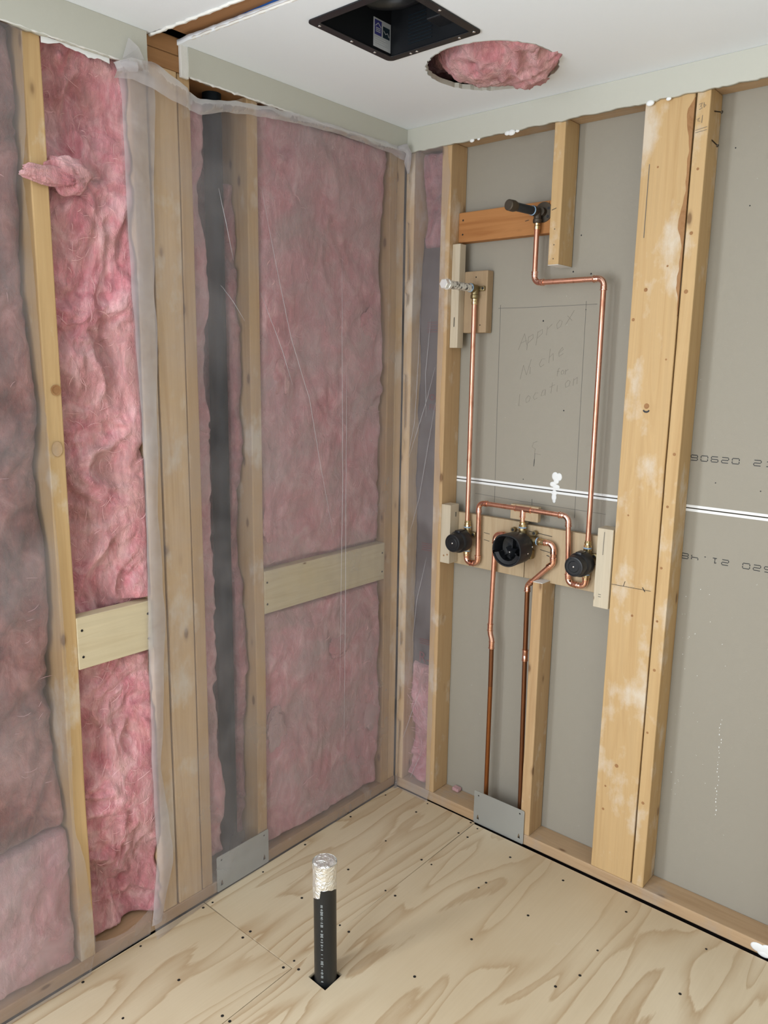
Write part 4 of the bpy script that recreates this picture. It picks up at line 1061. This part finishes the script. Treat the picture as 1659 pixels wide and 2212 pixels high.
# cover: open cup with a rounded, slightly wide outline, inner hub and ribs
def cupring(d, ro, sx=1.0, n=56):
    out_ = []
    for k in range(n):
        a = 2 * PI * k / n; ca, sa = math.cos(a), math.sin(a)
        e = 2.0 + .7 * max(0, sa)
        rr = ro / ((abs(ca) ** e + abs(sa) ** e) ** (1 / e))
        out_.append(Vector((cx - .002 + rr * ca * sx, .014 - d, cz - .004 + rr * sa)))
    return out_
b = bmesh.new()
prof = [(0, .044), (.004, .0515), (.076, .0530), (.0785, .0520), (.0785, .0480), (.074, .0455), (.030, .0430), (.022, .030), (.022, .004)]
R_ = [[b.verts.new(p) for p in cupring(d, r, 1.03)] for d, r in prof]
n = 56
for i in range(len(R_) - 1):
    for k_ in range(n):
        a = 2 * PI * (k_ + .5) / n
        if 2 <= i <= 5 and -PI < 0 and 3.28 < a < 3.50 and i in (2, 3, 4): continue   # slot in the rim
        b.faces.new((R_[i][k_], R_[i + 1][k_], R_[i + 1][(k_ + 1) % n], R_[i][(k_ + 1) % n]))
b.faces.new(R_[0]); b.faces.new(R_[-1][::-1])
cv = link('valve_cover', b, M['bodyblack'], mv); smooth_by_angle(cv, 30); cv['label'] = 'large open black plastic cover'
b = bmesh.new()
# crescent shelf along the lower part of the mouth
n2 = 40
fr = []; 
for k_ in range(n2 + 1):
    a = PI + .25 + (PI - .5) * k_ / n2
    o_ = Vector((cx - .002 + .0495 * math.cos(a), .014 - .074, cz - .004 + .0495 * math.sin(a)))
    i_ = Vector((cx - .002 + .0335 * math.cos(a), .014 - .072, cz - .004 + .034 * math.sin(a)))
    fr.append((b.verts.new(o_), b.verts.new(i_), b.verts.new(i_ + Vector((0, .03, 0))), b.verts.new(o_ + Vector((0, .03, 0)))))
for k_ in range(n2):
    for j in range(4): b.faces.new((fr[k_][j], fr[k_][(j + 1) % 4], fr[k_ + 1][(j + 1) % 4], fr[k_ + 1][j]))
link('cover_rim', b, M['bodyblack'], mv)
b = bmesh.new()
lathe(b, (cx - .002, -.006, cz - .012), (0, -1, 0), [(0, .027), (.028, .024), (.036, .012), (.038, .008)], 3)
for ang in (90, 210, 330):
    d = Vector((math.cos(math.radians(ang)), 0, math.sin(math.radians(ang)))); s_ = Vector((d.z, 0, -d.x)) * .002
    c0 = Vector((cx - .002, -.030, cz - .010))
    q = [c0 - s_, c0 + d * .040 - s_, c0 + d * .040 + s_, c0 + s_]
    lo = [b.verts.new(p + Vector((0, .03, 0))) for p in q]; hi = [b.verts.new(p) for p in q]
    b.faces.new(hi); b.faces.new(lo[::-1])
    for j in range(4): b.faces.new((lo[j], lo[(j + 1) % 4], hi[(j + 1) % 4], hi[j]))
bmesh.ops.recalc_face_normals(b, faces=b.faces)
link('cover_hub', b, M['bodyblack'], mv)
for (x, y, z, r) in ((cx - .002, -.0435, cz - .011, .0030), (cx + .050, -.018, cz - .012, .0030), (cx + .051, .008, cz + .006, .0026)):
    b = bmesh.new(); bmesh.ops.create_uvsphere(b, u_segments=12, v_segments=8, radius=r, matrix=Matrix.Translation((x, y, z))); link('screw', b, M['steel'], mv, True)
# right outlet: elbow down, 45, diagonal, 45, riser
e9 = elbow((.617, YP, cz + .022), (1, 0, 0), (.05, 0, -1), .020)
pipe([(cx + .075, YP, cz + .022), e9[0]])
dg = (Vector((.541, YP, .925)) - Vector((.6185, YP, 1.000))).normalized()
e10 = elbow((.6190, YP, 1.003), (.05, 0, -1), dg, .016)
pipe([e9[1], e10[0]])
e11 = elbow((.531, YP, .914), dg, (.0, 0, -1), .018)
pipe([e10[1], e11[0]])
pipe([e11[1], (.5345, YP, .672)], 'copper_old', label='darkened copper riser, upper length')
coupling((.535, YP, .670), (0, 0, 1), .040)
pipe([(.535, YP, .655), (.548, YP, .0)], 'copper_old', label='dark brown lower copper riser, right one')
# left outlet
e12 = elbow((.398, YP, cz + .024), (-1, 0, 0), (0, 0, -1), .020)
pipe([(cx - .045, YP, cz + .022), e12[0]])
pipe([e12[1], (.393, YP, .742)])
coupling((.393, YP, .735), (0, 0, 1), .026)
pipe([(.393, YP, .728), (.3945, YP, .712), (.4005, YP, .694), (.402, YP, .680)], 'copper_fit', .0094, 'offset_fitting')
coupling((.4015, YP, .672), (0, 0, 1), .026)
pipe([(.402, YP, .660), (.403, YP, .59), (.4035, YP, .52)], 'copper_old', label='grey-brown stretch of lower riser')
pipe([(.4035, YP, .52), (.405, YP, .0)], 'copper_old2', label='dull orange lower copper riser, left one')
# metal hanger ring on the drywall right of the short stud
# ================================================================== EXHAUST FAN HOUSING
ef = empty('exhaust_fan_housing', (.496, -.6535, H), 'black exhaust fan housing recessed in the white ceiling', 'exhaust fan')
x0, y0, x1, y1 = .352, -.803, .640, -.503
rc = .016
def rrect(x0, y0, x1, y1, r, n=6):
    L = []
    for (cx_, cy_, a0_) in ((x1 - r, y1 - r, 0), (x0 + r, y1 - r, 90), (x0 + r, y0 + r, 180), (x1 - r, y0 + r, 270)):
        for k_ in range(n + 1):
            a = math.radians(a0_ + 90 * k_ / n); L.append((cx_ + r * math.cos(a), cy_ + r * math.sin(a)))
    return L
b = plate(rrect(x0, y0, x1, y1, rc), [rrect(x0 + .022, y0 + .022, x1 - .022, y1 - .022, .006)], .003, lambda a, b_, c: Vector((a, b_, H - .0035 + c)))
link('flange', b, M['bodyblack'], ef)
b = bmesh.new()
ix0, iy0, ix1, iy1 = x0 + .016, y0 + .016, x1 - .016, y1 - .016
HB = .145
box(ix0, iy0, H - .002, ix0 + .003, iy1, H + HB, 0, bm=b); box(ix1 - .003, iy0, H - .002, ix1, iy1, H + HB, 0, bm=b)
box(ix0, iy0, H - .002, ix1, iy0 + .003, H + HB, 0, bm=b); box(ix0, iy1 - .003, H - .002, ix1, iy1, H + HB, 0, bm=b); box(ix0, iy0, H + HB, ix1, iy1, H + HB + .003, 0, bm=b)
link('housing_box', b, M['bodyblack'], ef)
b = bmesh.new(); box(ix1 - .10, iy1 - .055, H + .03, ix1 - .02, iy1 - .003, H + HB, .003, bm=b); link('wiring_box', b, M['bodyblack'], ef)
# intake ring
b = bmesh.new(); lathe(b, (.452, -.640, H + .145), (0, 0, -1), [(0, .085), (.030, .092), (.046, .100), (.056, .098), (.060, .090), (.056, .080), (.040, .072), (.0, .066)], 48, False, False)
smooth_by_angle(link('intake_ring', b, M['bodyblack'], ef), 50)
b = bmesh.new()
for i in range(9): box(ix0 + .060 + i * .0, iy1 - .0045, H + .014 + i * .008, ix0 + .135, iy1 - .003, H + .017 + i * .008, 0, bm=b)
link('grille_slats', b, M['ventpipe'], ef)
for (x, y) in ((x0 + .011, -.66), (x0 + .011, -.575), (x0 + .012, -.77), (x1 - .06, y1 - .011), (.45, y1 - .011), (x1 - .014, -.52), (x1 - .010, -.66), (.43, y1 - .0105), (x1 - .01, -.78)):
    b = bmesh.new(); lathe(b, (x, y, H - .0034), (0, 0, -1), [(0, .0040), (.0014, .0038), (.002, .0016)], 10); link('screw', b, M['steel'], ef, True)
sx = ix0 + .0032
b = box(sx, -.590, H + .006, sx + .0006, -.5245, H + .072, 0); st = link('label_sticker', b, M['stickerwhite'], ef); st['label'] = 'white label with blue and black emblems'
b = bmesh.new(); box(sx + .0006, -.586, H + .034, sx + .0010, -.560, H + .068, 0, bm=b); link('emblem', b, M['stickerblue'], st)
b = bmesh.new()
nx = (1, 0, 0); ex = sx + .001
ribbon(b, [(ex, -.583, H + .054), (ex, -.573, H + .062), (ex, -.563, H + .054)], .0022, nx, .0002)
for i in range(3): ribbon(b, [(ex, -.5815, H + .050 - i * .004), (ex, -.5645, H + .050 - i * .004)], .0020, nx, .0002)
for i in range(4): ribbon(b, [(ex, -.587, H + .028 - i * .005), (ex, -.545 + (i % 2) * .01, H + .028 - i * .005)], .0010, nx, -.0004)
link('emblem_print', b, M['stickerwhite'], st)
b = bmesh.new(); box(sx + .0006, -.555, H + .034, sx + .0010, -.529, H + .060, 0, bm=b); link('emblem', b, M['stickerdark'], st)
b = bmesh.new(); ribbon(b, [(ex, -.552, H + .050), (ex, -.545, H + .044), (ex, -.537, H + .048), (ex, -.532, H + .040)], .0018, nx, .0002); link('emblem_print', b, M['stickerwhite'], st)

# ================================================================== PLASTIC SHEET
def interp(tab, z):
    tab = sorted(tab)
    if z <= tab[0][0]: return tab[0][1]
    for (a, p), (c, q) in zip(tab, tab[1:]):
        if z <= c: return p + (q - p) * (z - a) / (c - a)
    return tab[-1][1]
# tear edges: (z, y)
TL = [(0, -1.290), (.073, -1.266), (.34, -1.285), (.43, -1.303), (.8, -1.296), (1.4, -1.306), (1.9, -1.315), (2.02, -1.325), (2.1, -1.312), (2.33, -1.306)]
TR = [(0, -1.100), (.086, -1.088), (.237, -1.070), (.455, -1.074), (.862, -1.070), (1.118, -1.060), (1.484, -1.061), (1.714, -1.069), (1.933, -1.077), (2.018, -1.076), (2.246, -1.078), (2.308, -1.088), (2.33, -1.088)]
def topz(y):
    return interp([(-1.09, 2.305), (-1.02, 2.318), (-.983, 2.306), (-.917, 2.284), (-.855, 2.281), (-.75, 2.302), (-.65, 2.316), (-.5, 2.326), (-.25, 2.332), (0, 2.334)], y)
def xoff(y, z, s=1):
    p = Vector((y * 3.2, z * 1.4, 11))
    return .0055 + s * (.006 * noise.noise(p) + .0035 * noise.noise(p * 3.1) + .0012 * noise.noise(Vector((y * 40, z * 9, 1))))
ROWS = 170
bm = bmesh.new()
def grid(cols):
    """cols(j) -> list of points for row j"""
    R2 = [[bm.verts.new(p) for p in cols(j / (ROWS - 1))] for j in range(ROWS)]
    for j in range(ROWS - 1):
        for i in range(len(R2[0]) - 1): bm.faces.new((R2[j][i], R2[j][i + 1], R2[j + 1][i + 1], R2[j + 1][i]))
def colsL(t_):
    z = .003 + t_ * 2.308; yr = interp(TL, z) + .003 * noise.noise(Vector((0, z * 40, 0)))
    out_ = []
    for i in range(46):
        y = -1.735 + (yr + 1.735) * i / 45
        x = xoff(y, z, 1.2) + .004
        if z < .45: x += .035 * math.sin(PI * min(1, z / .45)) * max(0, 1 - abs(y + 1.45) / .22)
        if z < .05: x += .010 * (1 - z / .05)
        out_.append((max(.003, x), y, z))
    return out_
grid(colsL)
def colsM(t_):
    out_ = []
    zz = t_
    yl0 = None
    for i in range(120):
        u = i / 119
        # arclength parameter from tear to the corner then along the shower wall
        z_est = .002 + t_ * 2.31
        yl = interp(TR, z_est) + .004 * noise.noise(Vector((0, z_est * 9, 3))) + .0015 * noise.noise(Vector((0, z_est * 60, 3)))
        xr = interp([(0, .176), (.433, .180), (.788, .178), (1.128, .184), (1.452, .175), (1.763, .180), (2.061, .177), (2.217, .192), (2.326, .172)], z_est) + .004 * noise.noise(Vector((0, z_est * 14, 8)))
        Ltot = -yl + xr; s = u * Ltot
        if s < -yl:
            y = yl + s; zt = topz(y); z = .002 + t_ * (zt - .002)
            x = xoff(y, z)
            if z < .06 and y > -.98: x += .003
            # rounds the corner
            cr_ = .045
            if y > -cr_:
                x += .022 * ((y + cr_) / cr_) ** 2; y_ = y - .012 * ((y + cr_) / cr_) ** 2
            else: y_ = y
            if z < .10: x += .035 * (1 - z / .10) ** 2 * max(0, (-.85 - y) / .25) if y < -.85 else 0
            out_.append((x, y_, z))
        else:
            x = s + yl; zt = 2.328; z = .002 + t_ * (zt - .002)
            yy = -xoff(x + 5, z, .7) + .001
            cr_ = .045
            x_ = x
            if x < cr_:
                k_ = (1 - x / cr_) ** 2; yy -= .010 * k_; x_ = x + .020 * k_
            if z < .05: yy -= .014 * (1 - z / .05)
            if x > .145: yy = min(yy, -.0022)
            out_.append((x_, min(yy, -.0015), z))
    return out_
grid(colsM)
# strip below the tear
def colsS(t_):
    out_ = []
    for i in range(24):
        u = i / 23; zt = .078 + .012 * u - .022 * math.sin(PI * u) + .003 * noise.noise(Vector((u * 9, 0, 0)))
        z = .003 + t_ * zt; ya = interp(TL, z); yb = interp(TR, z)
        y = ya + (yb - ya) * u
        out_.append((.006 + .004 * noise.noise(Vector((y * 9, z * 9, 0))) + .010 * math.sin(PI * u) * t_, y, z))
    return out_
grid(colsS)
bmesh.ops.remove_doubles(bm, verts=bm.verts, dist=1e-5)
film = solo('plastic_sheet', bm, M['film'], 'hazy plastic sheet covering the insulated left wall and corner, torn open at left', 'plastic sheet', smooth=True)
# folded back flap along the tear and along the top
bm = bmesh.new(); rows = []
for j in range(150):
    z = .03 + 2.27 * j / 149
    yl = interp(TR, z); wdt = interp([(0, .030), (.2, .055), (.5, .030), (.9, .052), (1.3, .036), (1.7, .062), (2.1, .080), (2.3, .100)], z) + .006 * noise.noise(Vector((0, z * 7, 6)))
    row = []
    for i in range(10):
        u = i / 9; y = yl - .001 + wdt * u
        x = .0135 + .0035 * math.sin(PI * u) + .0035 * noise.noise(Vector((y * 12, z * 5, 2)))
        row.append(bm.verts.new((x, y + .003 * noise.noise(Vector((z * 12, 0, 1))), z)))
    rows.append(row)
for j in range(149):
    for i in range(9): bm.faces.new((rows[j][i], rows[j][i + 1], rows[j + 1][i + 1], rows[j + 1][i]))
fl = link('folded_edge', bm, M['film2'], film, True); fl['label'] = 'milky folded-back edge along the tear'
bm = bmesh.new(); rows = []
N_ = 120
for j in range(N_):
    y = -1.105 + 1.10 * j / (N_ - 1)
    zt = topz(y) + .004; wd = interp([(-1.105, .035), (-1.0, .060), (-.95, .058), (-.88, .042), (-.8, .030), (-.6, .028), (-.35, .022), (-.1, .030), (0, .045)], y)
    if y < -.86: zt = interp([(-1.105, 2.300), (-1.06, 2.322), (-1.0, 2.330), (-.93, 2.308), (-.86, 2.284)], y)
    row = []
    for i in range(8):
        u = i / 7
        x = .0165 + .008 * math.sin(PI * u) * (1 + .7 * noise.noise(Vector((y * 14, 0, 0)))) + .004 * noise.noise(Vector((y * 20, u * 3, 5))) + (.012 if y < -.9 else .002)
        row.append(bm.verts.new((x, y, zt - wd * u + .004 * noise.noise(Vector((y * 25, u, 0))))))
    rows.append(row)
for j in range(N_ - 1):
    for i in range(7): bm.faces.new((rows[j][i + 1], rows[j][i], rows[j + 1][i], rows[j + 1][i + 1]))
fl = link('folded_edge', bm, M['film2'], film, True); fl['label'] = 'milky folded edge along the top'
# rolled corner of the film and the loose tip above it
bm = bmesh.new(); sweep(bm, [(.020, -1.092, 2.296), (.030, -1.075, 2.300), (.040, -1.05, 2.302)], [.010, .013, .010], 14, False)
link('rolled_corner', bm, M['film2'], film, True)
bm = bmesh.new(); q = [bm.verts.new(p) for p in ((.018, -1.075, 2.318), (.024, -1.02, 2.330), (.026, -1.035, 2.352), (.020, -1.058, 2.368))]; bm.faces.new(q)
link('loose_tip', bm, M['film2'], film)
bm = bmesh.new()
sweep(bm, [(.030, -.075, 2.325), (.032, -.045, 2.334), (.036, -.030, 2.318), (.030, -.028, 2.290), (.026, -.022, 2.262)], [.006, .014, .012, .009, .003], 10)
for v in bm.verts: v.co += Vector((noise.noise(v.co * 60), noise.noise(v.co * 60 + Vector((4, 0, 0))), noise.noise(v.co * 60 + Vector((0, 4, 0))))) * .007
link('bunched_corner', bm, M['film2'], film, True)
# wrinkle highlights painted as pale tubes along the film creases
def cr_pts(L, x=None): return L
CREASE_HIGHLIGHTS = [
 [(.012, -.650, 2.10), (.013, -.60, 1.90), (.013, -.545, 1.70), (.013, -.47, 1.52), (.013, -.42, 1.30), (.013, -.36, 1.06)],
 [(.013, -.66, 1.82), (.014, -.58, 1.66), (.013, -.54, 1.56)],
 [(.012, -.80, 1.83), (.013, -.76, 1.79), (.012, -.72, 1.74)],
 [(.012, -.80, 2.08), (.013, -.78, 2.0), (.012, -.755, 1.90)],
 [(.012, -.325, 1.95), (.013, -.322, 1.6), (.013, -.318, 1.2), (.013, -.322, .9), (.012, -.325, .5)],
 [(.012, -.300, 1.6), (.013, -.302, 1.2), (.013, -.300, .7), (.012, -.303, .3)],
 [(.155, -.012, 1.62), (.12, -.013, 1.50), (.085, -.013, 1.40), (.05, -.014, 1.30)],
 [(.16, -.012, 1.50), (.13, -.013, 1.33), (.10, -.013, 1.16), (.06, -.014, 1.02)],
 [(.13, -.012, 1.78), (.115, -.013, 1.60), (.12, -.012, 1.45)],
 [(.085, -.012, 1.80), (.08, -.013, 1.60), (.07, -.013, 1.42), (.045, -.014, 1.3)],
 [(.14, -.012, .95), (.10, -.013, .78), (.085, -.013, .62)],
 [(.13, -.012, .45), (.09, -.013, .34), (.05, -.013, .22)],
 [(.14, -.012, .19), (.11, -.013, .12), (.09, -.013, .07)],
 [(.012, -1.25, .23), (.014, -1.18, .26), (.014, -1.10, .30)],
]
for L in CREASE_HIGHLIGHTS[:-1]:
    bm = bmesh.new(); P4 = []
    for (a, c) in zip(L, L[1:]):
        for k_ in range(6): P4.append(Vector(a).lerp(Vector(c), k_ / 6) + Vector((0, .002 * noise.noise(Vector((k_, a[2] * 9, 0))), 0)))
    P4.append(Vector(L[-1])); n = len(P4)
    sweep(bm, P4, [.0007 * math.sin(PI * (i + .5) / n) + .0002 for i in range(n)], 5)
    link('crease_highlight', bm, M['crease_highlight'], film, True)

for o in bpy.data.objects:
    k_ = o.name.split('.')[0]
    if o.parent is None and k_ in GROUPS: o['group'] = GROUPS[k_]
